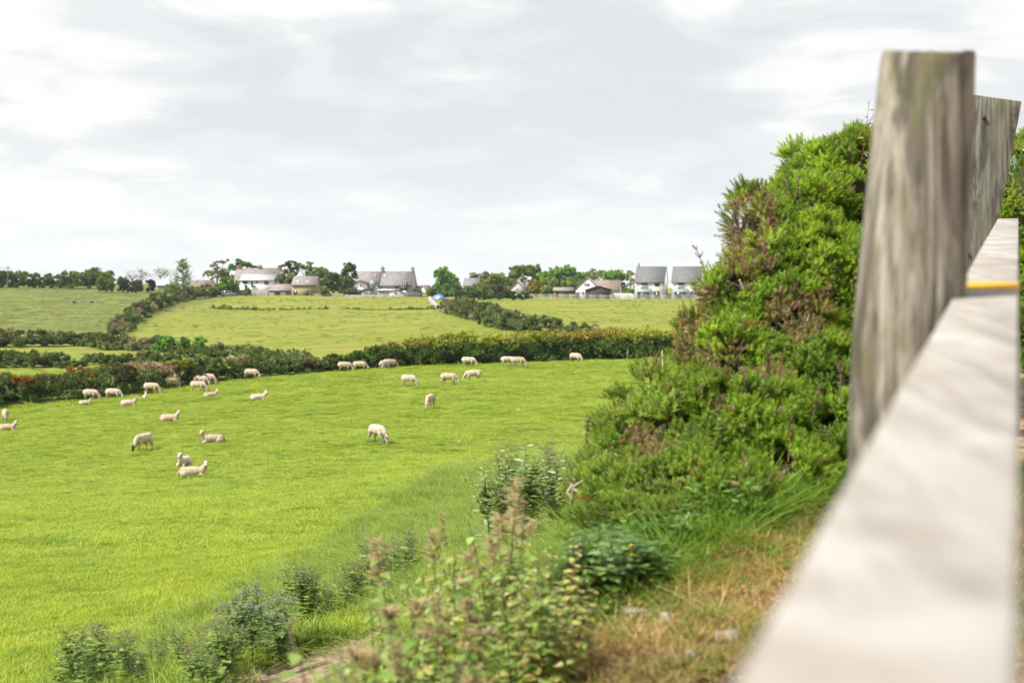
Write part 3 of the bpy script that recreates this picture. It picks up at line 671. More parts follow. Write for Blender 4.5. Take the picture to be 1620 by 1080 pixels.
def tree(name, label, px, base, Y, lobes, cols, n=1500, leaf=.42, trunk=.22, clump=.3, group='trees around the far houses', shell=(.62, 1.02), nb=7, core=.95, skirt=True):
    """lobes in pixels: (px, py, rx, ry)"""
    TS[0] += 1; r = np.random.default_rng(TS[0]); b = at(px, base, Y); b[2] = gz(b[0], b[1])
    root = empty(name, b); tag(root, label, 'tree' if 'shrub' not in name and 'bush' not in name else 'bush', group)
    Ls = [px_lobe(a, c, d, e, Y + r.normal() * .6, min(d, 14)) for a, c, d, e in lobes]
    if skirt and core:
        lo_ = max(l[2] - l[5] for l in Ls) ; zb = b[2]; zc = min(l[2] for l in Ls); xs_ = [l[0] - l[3] for l in Ls] + [l[0] + l[3] for l in Ls]; hw = (max(xs_) - min(xs_)) / 2; xc = (max(xs_) + min(xs_)) / 2; hh = max(.3, (zc - zb) / 2)
        for q_ in (-.5, 0, .5): Ls.append([xc + q_ * hw, Y, zb + hh, hw * .48, min(hw * .5, 2.2), hh * 1.15])
    n = int(n * 1.9)
    # break each lobe into smaller knobs so the outline is uneven
    L2 = []
    for l in Ls:
        L2.append([l[0], l[1], l[2], l[3] * .82, l[4] * .82, l[5] * .82])
        for _ in range(5):
            d = rdir(1, r)[0]; d[2] = abs(d[2]) * .8 + .05 if r.random() < .75 else d[2]; k = r.uniform(.3, .5)
            L2.append([l[0] + d[0] * l[3] * .68, l[1] + d[1] * l[4] * .68, l[2] + d[2] * l[5] * .68, l[3] * k, l[4] * k, l[5] * k])
    foliage('crown', L2, n, leaf, cols, root, r, b, clump=clump, core=core, shell=shell)
    tz = max(l[2] for l in Ls); limbs('trunk', [b[0], b[1], b[2] - .3], [b[0], b[1], b[2] + (tz - b[2]) * .85], 1.2, r, root, b, trunk, nb, targets=np.array(Ls)); return root
Dn = D0
tree('broadleaf_tree', 'full green tree standing tall left of the blue tent', 700, 474, Dn + 2, [(706, 444, 15, 17), (698, 436, 12, 11), (716, 448, 14, 13), (703, 430, 10, 8)], G1, 2600)
tree('broadleaf_tree', 'low dark green tree right of the blue tent', 714, 474, Dn - 6, [(716, 459, 16, 11), (704, 463, 12, 9), (728, 462, 10, 9)], G2, 1800)
tree('broadleaf_tree', 'grey-green tree behind the half-hidden slate cottage', 757, 462, Dn + 45, [(752, 438, 13, 8), (766, 437, 11, 8)], G4, 1400)
tree('broadleaf_tree', 'broad tree with a pale yellow crown above the stone-chimney cottage', 828, 464, Dn + 35, [(815, 434, 20, 13), (838, 431, 22, 12), (795, 441, 14, 9), (852, 440, 12, 10)], G3[:2] + [(.14, .17, .03)], 3600)
tree('broadleaf_tree', 'broad bright green tree right of the yellow-crowned one', 892, 464, Dn + 30, [(880, 436, 17, 13), (898, 432, 18, 12), (914, 440, 12, 10)], G1, 3200)
tree('broadleaf_tree', 'low pale green trees behind the open carport', 886, 466, Dn + 12, [(862, 450, 12, 9), (878, 449, 12, 9), (892, 452, 10, 7)], G3, 1700)
tree('yellow_shrub', 'yellow flowering shrub on the hedge beside the stone-chimney cottage', 847, 472, Dn + 4, [(847, 452, 10, 9), (846, 458, 12, 9)], [(.1, .13, .015), (.25, .22, .02), (.4, .3, .02)], 1300, .3)
tree('broadleaf_tree', 'small yellowish tree behind the gable of the white bungalow', 912, 466, Dn + 22, [(912, 447, 12, 9), (903, 452, 8, 7)], G3, 1200)
tree('broadleaf_tree', 'thin pale tree crown above the brown bungalow roof', 946, 464, Dn + 50, [(941, 433, 13, 6), (952, 436, 10, 6)], G3, 900, clump=.35, core=None, skirt=False)
tree('broadleaf_tree', 'dark green rounded tree left of the new white houses', 974, 468, Dn + 30, [(966, 438, 16, 10), (982, 439, 14, 11), (978, 452, 14, 12)], G1, 2800)
tree('broadleaf_tree', 'feathery sparse tree touching the black flue', 998, 470, Dn + 28, [(998, 437, 7, 10), (1001, 451, 7, 12)], G4, 700, core=None, skirt=False, clump=.4)
tree('round_bush', 'round clipped green bush at the corner of the board fence', 995, 474, Dn + 1, [(995, 462, 11, 6)], G3, 700, .3)
for px_, py_, rr, c_, lb in ((741, 461, 12, G2, 'dark bush under the half-hidden slate cottage'), (757, 457, 11, G3, 'pale bush left of the rounded bright bush'), (771, 461, 8, G3, 'small rounded bright green bush in front of the tree belt'), (786, 456, 13, [(.09, .06, .045), (.13, .1, .06), (.1, .12, .04)], 'reddish-brown bush in front of the tree belt'), (803, 462, 9, G4, 'dull olive bush at the foot of the stone-chimney cottage'), (868, 459, 13, G2, 'dark bush between yellow shrub and carport')):
    tree('garden_bush', lb, px_, 472, Dn + 6, [(px_, py_, rr, 9), (px_ + 4, py_ + 4, rr * .8, 7)], c_, 800, .34)
tree('broadleaf_tree', 'tall slender fresh green tree left of the big grey house', 550, 468, Dn + 3, [(553, 426, 11, 9), (545, 434, 9, 8), (560, 436, 8, 8), (549, 447, 9, 10), (545, 458, 6, 8)], [(.05, .1, .02), (.1, .18, .03), (.14, .22, .04)], 2400)
tree('broadleaf_tree', 'light green rounded tree between barn and grey house', 528, 466, Dn + 8, [(526, 441, 13, 12), (536, 446, 10, 10), (518, 450, 10, 9)], [(.06, .11, .025), (.1, .16, .035), (.13, .19, .05)], 2000)
tree('conifer_tree', 'dark rounded pine behind the tall part of the barn', 508, 466, Dn + 30, [(506, 433, 14, 11), (516, 440, 10, 9), (497, 444, 12, 10)], G2, 2200)
tree('pine_tree', 'wind-bent pine with a flat spreading top above the barn roof', 488, 466, Dn + 34, [(492, 420, 9, 5), (482, 425, 12, 5), (474, 421, 10, 4), (488, 436, 11, 9)], G2, 1300, clump=.3, core=None, skirt=False, trunk=.3)
tree('pine_tree', 'brownish flat-topped pine right of the farmhouse chimney', 455, 466, Dn + 34, [(450, 424, 10, 4.5), (461, 418, 11, 3.5), (446, 431, 9, 6), (463, 430, 10, 7)], [(.05, .055, .03), (.09, .075, .04), (.07, .09, .035)], 1400, clump=.3, core=None, skirt=False, trunk=.3)
tree('broadleaf_tree', 'yellow-green tree between farmhouse and barn roof', 452, 466, Dn + 12, [(446, 441, 11, 8), (460, 441, 12, 8), (472, 444, 9, 6)], G3, 1800)
tree('conifer_tree', 'dark spreading cypress rising behind the farmhouse roof', 380, 462, Dn + 26, [(379, 415, 10, 5), (388, 419, 12, 5), (372, 424, 14, 6), (400, 422, 10, 4), (354, 436, 12, 10)], G2, 2200, clump=.28, trunk=.35)
tree('pine_tree', 'open ragged pine left of the dark cypress', 344, 462, Dn + 22, [(346, 417, 10, 3.5), (356, 414, 7, 2.5), (336, 424, 9, 5), (348, 428, 11, 5), (331, 436, 10, 8)], G4, 1300, clump=.32, core=None, skirt=False, trunk=.3)
# monkey-puzzle like conifer with upswept arms
def spiky_conifer():
    r = np.random.default_rng(77); Y = Dn - 4; k = Y / F; b = at(289, 462, Y); b[2] = gz(b[0], b[1]); root = empty('conifer_tree', b); tag(root, 'tall spiky conifer with upswept open branches left of the farmhouse', 'tree', 'trees around the far houses')
    H = (HY - 410) * k - b[2]; V, fs = tube([(0, 0, -.3), (.1, 0, H * .5), (0, 0, H)], [.28, .16, .04], 8); mesh_np('trunk', V, fs, M['bark'], root)
    A = Acc(); P = []; D = []
    for i in range(70):
        t = r.uniform(.16, .98); Lb = (22 * (1 - t) ** .65 + 2) * k * r.uniform(.6, 1.1); a = r.uniform(0, 6.28); s = np.array([0, 0, H * t]); e = s + np.array([math.cos(a) * Lb, math.sin(a) * Lb, Lb * r.uniform(.2, .65)])
        V, fs = tube([s, (s + e) / 2 - [0, 0, .12 * Lb], e], [.08, .06, .03], 4); A.add(V, fs, (1, 1, 1))
        for q in range(20): u = r.uniform(.25, 1); P.append(s + (e - s) * u - np.array([0, 0, .12 * Lb * 4 * u * (1 - u)]) + r.normal(size=3) * .13); D.append((e - s) / Lb + r.normal(size=3) * .6)
    A.build('branches', M['bark'], root); P = np.array(P); D = norm(np.array(D)); n = len(P); C = pick(G2, r.uniform(0, 1, n)) * r.uniform(.8, 1.2, n)[:, None]
    V, fs, CC = scatter(LEAF_V, LEAF_F, P, basis(D, r.uniform(0, 6, n)), .36 * r.uniform(.7, 1.2, n), C); mesh_np('crown', V, fs, M['leaf'], root, CC)
spiky_conifer()
tree('broadleaf_tree', 'pale green tree filling the gap right of the half-hidden slate cottage', 787, 464, Dn + 24, [(782, 441, 13, 8), (796, 444, 11, 8), (770, 446, 10, 7)], G3, 1900)
tree('broadleaf_tree', 'mid green tree between yellow-crowned and bright green trees', 862, 464, Dn + 26, [(860, 440, 13, 9), (870, 446, 10, 8)], G1, 1500)
tree('broadleaf_tree', 'soft green tree just left of the bungalow gable', 925, 464, Dn + 40, [(922, 437, 12, 8), (932, 440, 12, 7), (914, 446, 10, 8)], G3, 1600)
def bare_tree(label, px, base, Y, top, w, leaves=0, cols=G3):
    TS[0] += 1; r = np.random.default_rng(TS[0]); k = Y / F; b = at(px, base, Y); b[2] = gz(b[0], b[1]); root = empty('bare_tree', b); tag(root, label, 'tree', 'trees around the far houses')
    H = (HY - top) * k - b[2]; A = Acc(); tips = []
    V, fs = tube([(0, 0, -.3), (.1, 0, H * .3), (0, 0, H * .62)], [.16, .12, .08], 6); A.add(V, fs, (1, 1, 1))
    for i in range(14):
        s = np.array([0, 0, H * r.uniform(.3, .6)]); e = s + np.array([r.normal() * w * k * .4, r.normal() * .9, H * r.uniform(.2, .4)]); e[2] = min(e[2], H); V, fs = tube([s, (s + e) / 2 - [0, 0, .1], e], [.06, .045, .02], 4); A.add(V, fs, (1, 1, 1))
        for _ in range(5):
            s2 = s + (e - s) * r.uniform(.5, 1); e2 = s2 + np.array([r.normal() * w * k * .17, r.normal() * .4, abs(r.normal()) * .5]); V, fs = tube([s2, e2], [.03, .012], 3); A.add(V, fs, (1, 1, 1)); tips.append(e2)
    A.build('branches', M['bark'], root)
    if leaves:
        tips = np.array(tips); P = tips[r.integers(len(tips), size=leaves)] + r.normal(size=(leaves, 3)) * [.35, .35, .15]; V, fs, CC = scatter(LEAF_V, LEAF_F, P, basis(rdir(leaves, r), r.uniform(0, 6, leaves)), .3 * r.uniform(.6, 1.2, leaves), pick(cols, r.uniform(0, 1, leaves))); mesh_np('crown', V, fs, M['leaf'], root, CC)
bare_tree('thin nearly bare tree standing left of the pale metal roof', 224, 458, Dn + 8, 424, 26, 60, G4)
bare_tree('bare twiggy tree at the right end of the long hedge', 208, 458, Dn + 12, 428, 20)
bare_tree('sparse flat-crowned tree above the pale metal roof', 253, 456, Dn + 18, 421, 32, 420, G4)
for px_, py_, rx, ry, c_, lb, nm, bs in ((195, 446, 11, 9, [(.08, .1, .05), (.14, .17, .09), (.12, .14, .06)], 'pale grey-green tree at the right end of the long hedge', 'small_tree', 458), (215, 450, 11, 8, [(.09, .06, .04), (.14, .1, .06), (.1, .1, .04)], 'reddish-brown bushy tree left of the purple bush', 'small_tree', 459), (239, 449, 7, 7, [(.035, .015, .03), (.06, .025, .045)], 'dark purple bush by the pale metal roof', 'purple_bush', 459), (272, 456, 13, 7, G2, 'dark green bush under the spiky conifer', 'garden_bush', 462), (305, 458, 10, 7, G4, 'olive bush right of the spiky conifer', 'garden_bush', 464), (327, 457, 10, 7, [(.08, .1, .02), (.16, .16, .03), (.24, .2, .04)], 'yellow-green bush at the top of the diagonal hedge', 'garden_bush', 466), (348, 456, 12, 11, G1, 'rich green bush left of the farmhouse wall', 'garden_bush', 469), (365, 450, 13, 12, G1, 'leafy green tree hiding the left end of the farmhouse', 'small_tree', 469), (358, 444, 10, 7, [(.1, .13, .02), (.2, .2, .03), (.3, .26, .05)], 'yellowish tree crown in front of the farmhouse roof', 'small_tree', 468), (391, 457, 5, 6, G1, 'small green bush against the farmhouse wall', 'garden_bush', 465), (512, 459, 9, 7, G4, 'grey-green shrub beside the board fence', 'garden_bush', 468), (567, 463, 5, 5, G2, 'little dark bush left of the teal shed', 'garden_bush', 468), (556, 461, 8, 4, [(.12, .13, .08), (.25, .25, .2), (.1, .12, .05)], 'pale blossoming shrub in front of the white wing', 'garden_bush', 467), (683, 462, 8, 6, G3, 'light bush left of the blue tent', 'garden_bush', 474), (692, 456, 10, 6, G2, 'dark bush behind the blue tent', 'garden_bush', 472), (658, 459, 6, 3.5, G4, 'low olive bush in front of the brown-roofed cottage', 'garden_bush', 467)):
    tree(nm, lb, px_, bs, Dn - 3 if px_ > 330 else Dn - 8, [(px_, py_, rx, ry), (px_ + rx * .3, py_ + ry * .3, rx * .8, ry * .7)], c_, int(350 + rx * ry * 7), .33)
tree('round_tree', 'light green rounded tree at the right end of the far left hedge', 168, 458, 338, [(168, 439, 11, 11), (163, 446, 11, 9), (174, 448, 9, 8)], G3[:2] + [(.15, .19, .035)], 2200, .34)

# hedges: rows of knobs along a line of sight polyline (px, base row, top row)
def row_lobes(pts, r, step=.5, wid=1.0, ymin=60, hvar=.12, round_=1.0):
    pts = np.array(pts, float); W_ = []
    for a, b, c in pts: g = on_ground(a, b, ymin); W_.append([*g, (b - c) / F * g[1]])
    W_ = np.array(W_); seg = np.linalg.norm(np.diff(W_[:, :2], axis=0), axis=1); cum = np.concatenate([[0], np.cumsum(seg)])
    t = 0; out_ = []
    while t < cum[-1]:
        q = np.array([np.interp(t, cum, W_[:, k]) for k in range(4)]); q[1] += q[3] * .35 * wid; q[2] = gz(q[0], q[1]); hh = q[3] * r.uniform(1 - hvar, 1 + hvar)
        rr = hh * .55; w_ = rr * wid * r.uniform(.85, 1.2)
        out_.append([q[0] + r.normal() * .15 * rr, q[1] + r.normal() * .3 * rr, q[2] + hh - rr * 1.0, w_, w_, rr]); 
        out_.append([q[0] + r.normal() * .3 * rr, q[1] + r.normal() * .5 * rr, q[2] + hh * .35, w_ * 1.05, w_ * 1.05, rr * .8]); t += rr * step * 2
    return out_
def hedge(name, label, pts, cols, n, leaf, seed, cat='hedge', parts=None, **kw):
    r = np.random.default_rng(seed); fk = {k: kw.pop(k) for k in ('colfn', 'clump', 'up', 'core') if k in kw}; fk.setdefault('core', .7)
    L_ = row_lobes(pts, r, **kw); b = np.array(L_[0][:3]); b[2] = gz(b[0], b[1])
    o = foliage(name, L_, n, leaf, cols, None, r, b, **fk); o.location = tuple(b); tag(o, label, cat); return o, L_
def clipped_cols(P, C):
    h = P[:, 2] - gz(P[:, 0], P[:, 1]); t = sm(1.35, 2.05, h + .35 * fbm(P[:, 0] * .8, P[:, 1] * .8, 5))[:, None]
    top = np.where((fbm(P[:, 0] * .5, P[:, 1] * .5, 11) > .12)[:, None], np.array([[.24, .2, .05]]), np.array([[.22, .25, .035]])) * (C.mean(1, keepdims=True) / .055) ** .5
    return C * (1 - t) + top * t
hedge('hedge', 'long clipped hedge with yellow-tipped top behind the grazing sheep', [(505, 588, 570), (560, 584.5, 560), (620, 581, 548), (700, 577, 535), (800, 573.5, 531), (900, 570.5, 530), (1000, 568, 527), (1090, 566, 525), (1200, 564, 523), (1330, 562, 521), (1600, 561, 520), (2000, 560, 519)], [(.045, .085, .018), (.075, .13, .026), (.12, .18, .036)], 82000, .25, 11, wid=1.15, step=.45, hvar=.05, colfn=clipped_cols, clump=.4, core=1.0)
def gorse_cols(P, C):
    a = fbm(P[:, 0] * .28, P[:, 1] * .28, 71, 2); h = P[:, 2] - gz(P[:, 0], P[:, 1])
    br = np.array([[.19, .15, .1]]); gr = np.array([[.1, .17, .045]])
    t = sm(.12, .3, a)[:, None]; C = C * (1 - t) + br * (C.mean(1, keepdims=True) / .06) * t
    t2 = (1 - sm(.3, 1.0, h))[:, None] * .8; return C * (1 - t2) + gr * (C.mean(1, keepdims=True) / .06) ** .5 * t2
GH = [(0.071, 0.096, 0.035), (0.109, 0.147, 0.05), (0.165, 0.204, 0.071)]
hedge('gorse_hedge', 'rough gorse hedge along the lower left edge of the sheep field', [(-60, 650, 604), (0, 641, 598), (60, 637, 602), (100, 633, 596), (160, 627, 583), (220, 620, 581), (290, 609, 574), (360, 601, 570), (430, 595, 570), (505, 589, 569)], GH, 34000, .2, 12, cat='hedge', wid=1.25, step=.42, hvar=.16, colfn=gorse_cols, clump=.33)
def bush_at(name, label, px, py, rx, ry, cols, n, leaf, ymin=60, dy=-.1, group=None, clump=.35, base=None):
    TS[0] += 1; r = np.random.default_rng(TS[0]); g = on_ground(px, base or py + ry, ymin); Y = g[1] + dy; k = Y / F
    L_ = [px_lobe(px + r.normal() * rx * .45, py + r.normal() * ry * .3, rx * r.uniform(.4, .65), ry * r.uniform(.5, .75), Y + r.normal() * .4) for _ in range(7)]
    b = np.array([g[0], Y, gz(g[0], Y)]); o = foliage(name, L_, n, leaf, cols, None, r, b, clump=clump, core=.85, ground=False); o.location = tuple(b); tag(o, label, 'bush', group)
OR = [(.14, .075, .02), (.27, .13, .025), (.36, .18, .035)]
bush_at('gorse_bush', 'large rusty orange gorse bush in the rough hedge', 136, 596, 19, 12, OR, 1800, .17, dy=-1.3, base=626)
bush_at('gorse_bush', 'small rusty orange gorse bush at the far left of the rough hedge', 40, 602, 14, 8, OR, 900, .17, dy=-1.3, base=638)
bush_at('gorse_bush', 'dull orange gorse bush near the right end of the rough hedge', 490, 574, 16, 6, [(.1, .07, .03), (.2, .12, .04), (.15, .15, .04)], 900, .2, dy=-1.2, base=589)
bush_at('gorse_bush', 'bright yellow-green bush rising from the rough hedge', 290, 580, 22, 9, [(.09, .13, .015), (.17, .21, .02), (.22, .26, .03)], 1500, .19, dy=-1.2, base=609)
bush_at('gorse_bush', 'brown mottled bush between the orange and yellow-green ones', 195, 592, 24, 11, [(.07, .06, .035), (.1, .08, .05), (.07, .1, .03)], 1500, .19, dy=-.9, base=622)
hedge('gorse_hedge', 'dark gorse hedge across the foot of the rough hill', [(-60, 549, 526), (0, 549, 526), (60, 549, 526), (120, 548, 530), (175, 546, 530)], GH, 9000, .36, 13, ymin=130, wid=1.5, step=.4, colfn=gorse_cols, clump=.35)
hedge('gorse_hedge', 'gorse hedge running right from the foot of the diagonal row', [(130, 546, 532), (170, 553, 533), (240, 556, 541), (310, 556, 546)], GH, 6500, .34, 14, ymin=120, wid=1.5, step=.4, colfn=gorse_cols, clump=.35)
hedge('gorse_hedge', 'mottled gorse hedge at the lower corner of the middle field', [(300, 565, 551), (340, 567, 547), (380, 566, 548), (430, 572, 556), (490, 578, 562)], GH, 6000, .3, 15, ymin=110, wid=1.6, step=.4, colfn=gorse_cols, clump=.35)
hedge('gorse_hedge', 'dark gorse thicket at the left edge below the hill hedge', [(-60, 583, 560), (0, 582, 560), (60, 582, 561), (130, 581, 568)], GH, 6000, .28, 16, ymin=104, wid=1.5, step=.4, colfn=gorse_cols, clump=.35)
hedge('gorse_hedge', 'short gorse thicket in the strip above the orange gorse', [(142, 576, 563), (180, 577, 566), (215, 576, 561), (250, 575, 559), (282, 573, 560)], GH, 5000, .27, 17, ymin=104, wid=1.4, step=.4, colfn=gorse_cols, clump=.35)
hedge('gorse_hedge', 'diagonal gorse hedge climbing between hill field and middle field', [(175, 535, 513), (195, 522, 500), (212, 508, 490), (225, 498, 478), (245, 488, 468), (275, 478, 463), (300, 473, 459), (345, 469, 456)], GH, 9000, .5, 18, ymin=150, wid=1.1, step=.45, colfn=gorse_cols, clump=.35)
bush_at('gorse_bush', 'brown-tipped bush halfway up the diagonal hedge', 214, 492, 9, 8, [(.08, .055, .035), (.13, .09, .06)], 700, .45, 150)
bush_at('gorse_bush', 'rusty brown bush where the diagonal hedge meets the lower row', 146, 537, 15, 8, [(.09, .06, .035), (.15, .09, .05)], 900, .34, 130)
bush_at('gorse_bush', 'brown bush next to the farm end of the diagonal hedge', 334, 459, 7, 6, [(.09, .06, .035), (.14, .09, .05)], 500, .4, 150)
for px_, py_, rx, ry, lb in ((261, 540, 13, 11, 'bright green small tree standing above the lower gorse row'), (247, 537, 7, 7, 'small dark green tree left of the bright green one'), (289, 543, 9, 8, 'dark little tree between two brighter ones'), (317, 541, 10, 9, 'lone wind-shaped tree with a leaning trunk at the field corner')):
    g = on_ground(px_, py_ + ry + 6, 100); tree('hawthorn_tree', lb, px_, py_ + ry + 6, g[1], [(px_, py_, rx, ry * .8), (px_ + rx * .4, py_ - 2, rx * .6, ry * .6)], G1 if ry > 8 else G2, 900, .26, .12, group='small hawthorns above the gorse', nb=4)
hedge('hedge', 'bushy dark hedge curving down between the two middle fields', [(703, 490, 478), (725, 499, 477), (745, 504, 480), (770, 510, 485), (800, 521, 494), (830, 526, 501), (870, 528, 507), (900, 529, 511), (940, 530, 517), (990, 531, 522)], GH, 24000, .42, 19, ymin=150, wid=1.0, step=.5, colfn=gorse_cols, clump=.35)
hedge('hedge', 'long tall hedge along the top of the rough hill', [(-80, 455, 433), (0, 455, 433), (30, 455.5, 432), (60, 455.5, 435), (95, 456, 435), (120, 456.5, 431), (145, 457, 428), (160, 457, 432)], [(.06, .11, .025), (.1, .16, .035), (.16, .22, .045)], 15000, .5, 20, ymin=250, wid=.9, step=.5, clump=.35, hvar=.15)
hedge('hedge', 'dark clipped hedge along the upper right field', [(728, 474.5, 464), (770, 474.5, 463), (800, 474.5, 462), (838, 474.5, 465)], [(.035, .075, .02), (.06, .1, .03)], 4500, .4, 21, ymin=250, wid=.9, step=.5)
# low tufty bank across the middle field
def bank_row():
    r = np.random.default_rng(5); L_ = []
    for px_ in np.arange(338, 694, 2.2):
        if r.random() < .25 + .3 * (abs(px_ - 540) < 60): continue
        g = on_ground(px_, 489.5 + .9 * math.sin(px_ / 30) + r.normal() * .4, 150); hh = r.uniform(.15, .4) * (1.3 if (px_ < 420 or px_ > 640) else .7); L_.append([g[0], g[1], g[2] + hh * .2, r.uniform(.5, 1.1), .6, hh])
    b = np.array(L_[0][:3]); o = foliage('field_bank', L_, 2600, .28, [(.1, .15, .03), (.15, .2, .04), (.25, .25, .12)], None, r, b, clump=.35, core=.8); o.location = tuple(b); tag(o, 'low broken grassy bank crossing the middle field', 'bank')
bank_row()
def dry_wall():
    r = np.random.default_rng(6); g0 = on_ground(681, 478, 150); root = empty('stone_wall', g0); tag(root, 'short dry-stone wall curving down from the blue tent', 'wall'); bits = []
    pts = [on_ground(a, b, 150) for a, b in ((680, 476), (683, 481), (689, 487), (696, 491), (704, 494))]
    pts = np.array(pts); seg = np.linalg.norm(np.diff(pts[:, :2], axis=0), axis=1); cum = np.concatenate([[0], np.cumsum(seg)])
    for t in np.arange(0, cum[-1], .55):
        for k in range(2):
            q = np.array([np.interp(t, cum, pts[:, i]) for i in range(3)]) - g0; s = r.uniform(.2, .36, 3); V, f = bcube(-s[0], s[0], -s[1], s[1], -s[2] * .8, s[2] * .8)
            R = basis(rdir(1, r), np.zeros(1))[0]; bits.append((V @ R.T + q + [r.normal() * .05, r.normal() * .05, .22 + k * .42], f))
    solid('wall', bits, M['rock'], root)
dry_wall()

# ---------------------------------------------------------------- the big gorse in the foreground
def shoot_template(r, M_=24, sp=.5, w=.045):
    V = []; Fc = []; T_ = []
    for i in range(M_):
        t = (i + .5) / M_; a = i * 2.4 + r.normal() * .3; tilt = math.radians(r.uniform(35, 62)); ln = sp * (1.05 - .45 * t) * r.uniform(.7, 1.15)
        d = np.array([math.cos(a) * math.sin(tilt), math.sin(a) * math.sin(tilt), math.cos(tilt)]); b = np.array([0, 0, t]); s = np.array([-math.sin(a), math.cos(a), 0]) * w
        k = len(V); V += [b - s, b + s, b + d * ln]; Fc.append((k, k + 1, k + 2)); T_ += [(.8, .8, .8), (.8, .8, .8), (1.25, 1.18, 1.1)]
    k = len(V); V += [(-.02, 0, -.15), (.02, 0, -.15), (0, 0, 1)]; Fc.append((k, k + 1, k + 2)); T_ += [(.8, .6, .5)] * 3
    k = len(V); V += [(0, -.02, -.15), (0, .02, -.15), (0, 0, 1)]; Fc.append((k, k + 1, k + 2)); T_ += [(.8, .6, .5)] * 3
    return np.array(V, float), [np.array(Fc)], np.array(T_)
SHT = [shoot_template(np.random.default_rng(i)) for i in range(3)]
DEADP = [(1200, 352, 42), (1188, 400, 44), (1175, 440, 30), (1092, 500, 32), (1082, 540, 30), (1255, 505, 45), (1310, 470, 30), (1155, 565, 42), (1230, 580, 25), (1120, 470, 20), (1030, 705, 26), (1010, 690, 20), (1140, 640, 18)]
def gorse(label, lobes, seed, per=70, ls=(.022, .04), sub=(.05, .1), dens=150, cols=None, dead_ok=True, spikes=()):
    r = np.random.default_rng(seed); Ls = np.array([px_lobe(a, b, c, d, Y, e) for a, b, c, d, Y, e in lobes])
    g = Ls[:, :3].mean(0); g[2] = gz(g[0], g[1]); root = empty('gorse_bush', g); tag(root, label, 'bush', 'gorse bushes by the fence')
    S = []
    for l in Ls:
        ar = 4 * np.pi * ((l[3] * l[4]) ** 1.6 / 3 + (l[3] * l[5]) ** 1.6 / 3 + (l[4] * l[5]) ** 1.6 / 3) ** (1 / 1.6); k = int(ar * dens)
        d = rdir(k, r); bump_ = 1 + .42 * fbm(d[:, 0] * 2.2 + l[0] * 5, d[:, 2] * 2.2 + d[:, 1] * 1.7 + l[2] * 5, 17); c = l[:3] + d * l[3:6] * (r.uniform(.84, 1.0, k) * bump_)[:, None]; S.append(np.hstack([c, norm(d / l[3:6]), r.uniform(*sub, (k, 1))]))
    S = np.vstack(S); S = S[lobes_inside(S[:, :3], Ls, .76) == 0]; S = S[(S[:, 2] > gz(S[:, 0], S[:, 1]) - .02)]
    n = len(S) * per; si = np.repeat(np.arange(len(S)), per); d = norm(rdir(n, r) + S[si, 3:6] * 1.05 + [0, 0, .3]); ln = r.uniform(*ls, n)
    P = S[si, :3] + d * (S[si, 6:7] * r.uniform(.3, 1.0, (n, 1)))
    lg = r.uniform(0, 1, len(S)) < .07; ln = ln * np.where(lg[si], 1.9, 1.0); P = P + d * np.where(lg[si], .03, 0)[:, None]; D = norm(d + rdir(n, r) * .5 + [0, 0, .3]); px = 810 + F * P[:, 0] / P[:, 1]; py = HY - F * P[:, 2] / P[:, 1]
    tone = r.uniform(.75, 1.3, len(S)); hue = r.uniform(0, 1, len(S)); cols = cols or [(.12, .225, .016), (.205, .35, .022), (.34, .46, .042)]
    C = pick(cols, np.clip(hue[si] * .8 + r.normal(size=n) * .15 + .1, 0, 1)) * (tone[si] * r.uniform(.85, 1.15, n))[:, None]
    pale = r.uniform(0, 1, n) < .05; C[pale] = np.array([.3, .27, .13]) * r.uniform(.7, 1.2, (pale.sum(), 1))
    org = r.uniform(0, 1, n) < .012; C[org] = np.array([.36, .17, .05]) * r.uniform(.7, 1.2, (org.sum(), 1))
    dead = np.zeros(n, bool)
    if dead_ok:
        nz = fbm(P[:, 0] * 5 + P[:, 2] * 3, P[:, 1] * 3 + P[:, 2] * 5, 3)
        for a, b, c in DEADP: dead |= (np.hypot(px - a, py - b) < c * (1 + .9 * nz))
        dead &= (r.uniform(0, 1, n) < .8)
    for nm, msk in (('foliage', ~dead), ('dead_foliage', dead)):
        if not msk.any(): continue
        Cq = C[msk] if nm == 'foliage' else pick([(.14, .095, .055), (.27, .18, .11), (.42, .3, .19)], r.uniform(0, 1, msk.sum()))
        Pq, Dq, lq = P[msk], D[msk], ln[msk]; A = Acc(); q = r.integers(0, 3, len(Pq)); sc3 = .8 if nm != 'foliage' else 1
        for k in range(3):
            m_ = q == k
            if m_.any(): V, fs, CC = scatter(SHT[k][0], SHT[k][1], Pq[m_], basis(Dq[m_], r.uniform(0, 6, m_.sum())), lq[m_] * sc3, Cq[m_], SHT[k][2]); A.add(V - g, fs, CC)
        A.build(nm, M['gorse'], root)
    # dark woody heart and branches
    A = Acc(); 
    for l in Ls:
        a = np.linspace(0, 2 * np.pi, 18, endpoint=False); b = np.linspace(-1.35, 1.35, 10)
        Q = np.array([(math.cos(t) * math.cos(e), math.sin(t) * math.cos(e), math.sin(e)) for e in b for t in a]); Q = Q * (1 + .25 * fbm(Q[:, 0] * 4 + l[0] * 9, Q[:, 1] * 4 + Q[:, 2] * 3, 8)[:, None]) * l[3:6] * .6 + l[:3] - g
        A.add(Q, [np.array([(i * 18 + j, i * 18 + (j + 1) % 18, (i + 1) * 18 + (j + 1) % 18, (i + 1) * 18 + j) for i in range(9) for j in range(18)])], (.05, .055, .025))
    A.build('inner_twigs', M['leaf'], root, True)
    A = Acc(); base = np.array([Ls[:, 0].mean(), Ls[:, 1].mean(), g[2]])
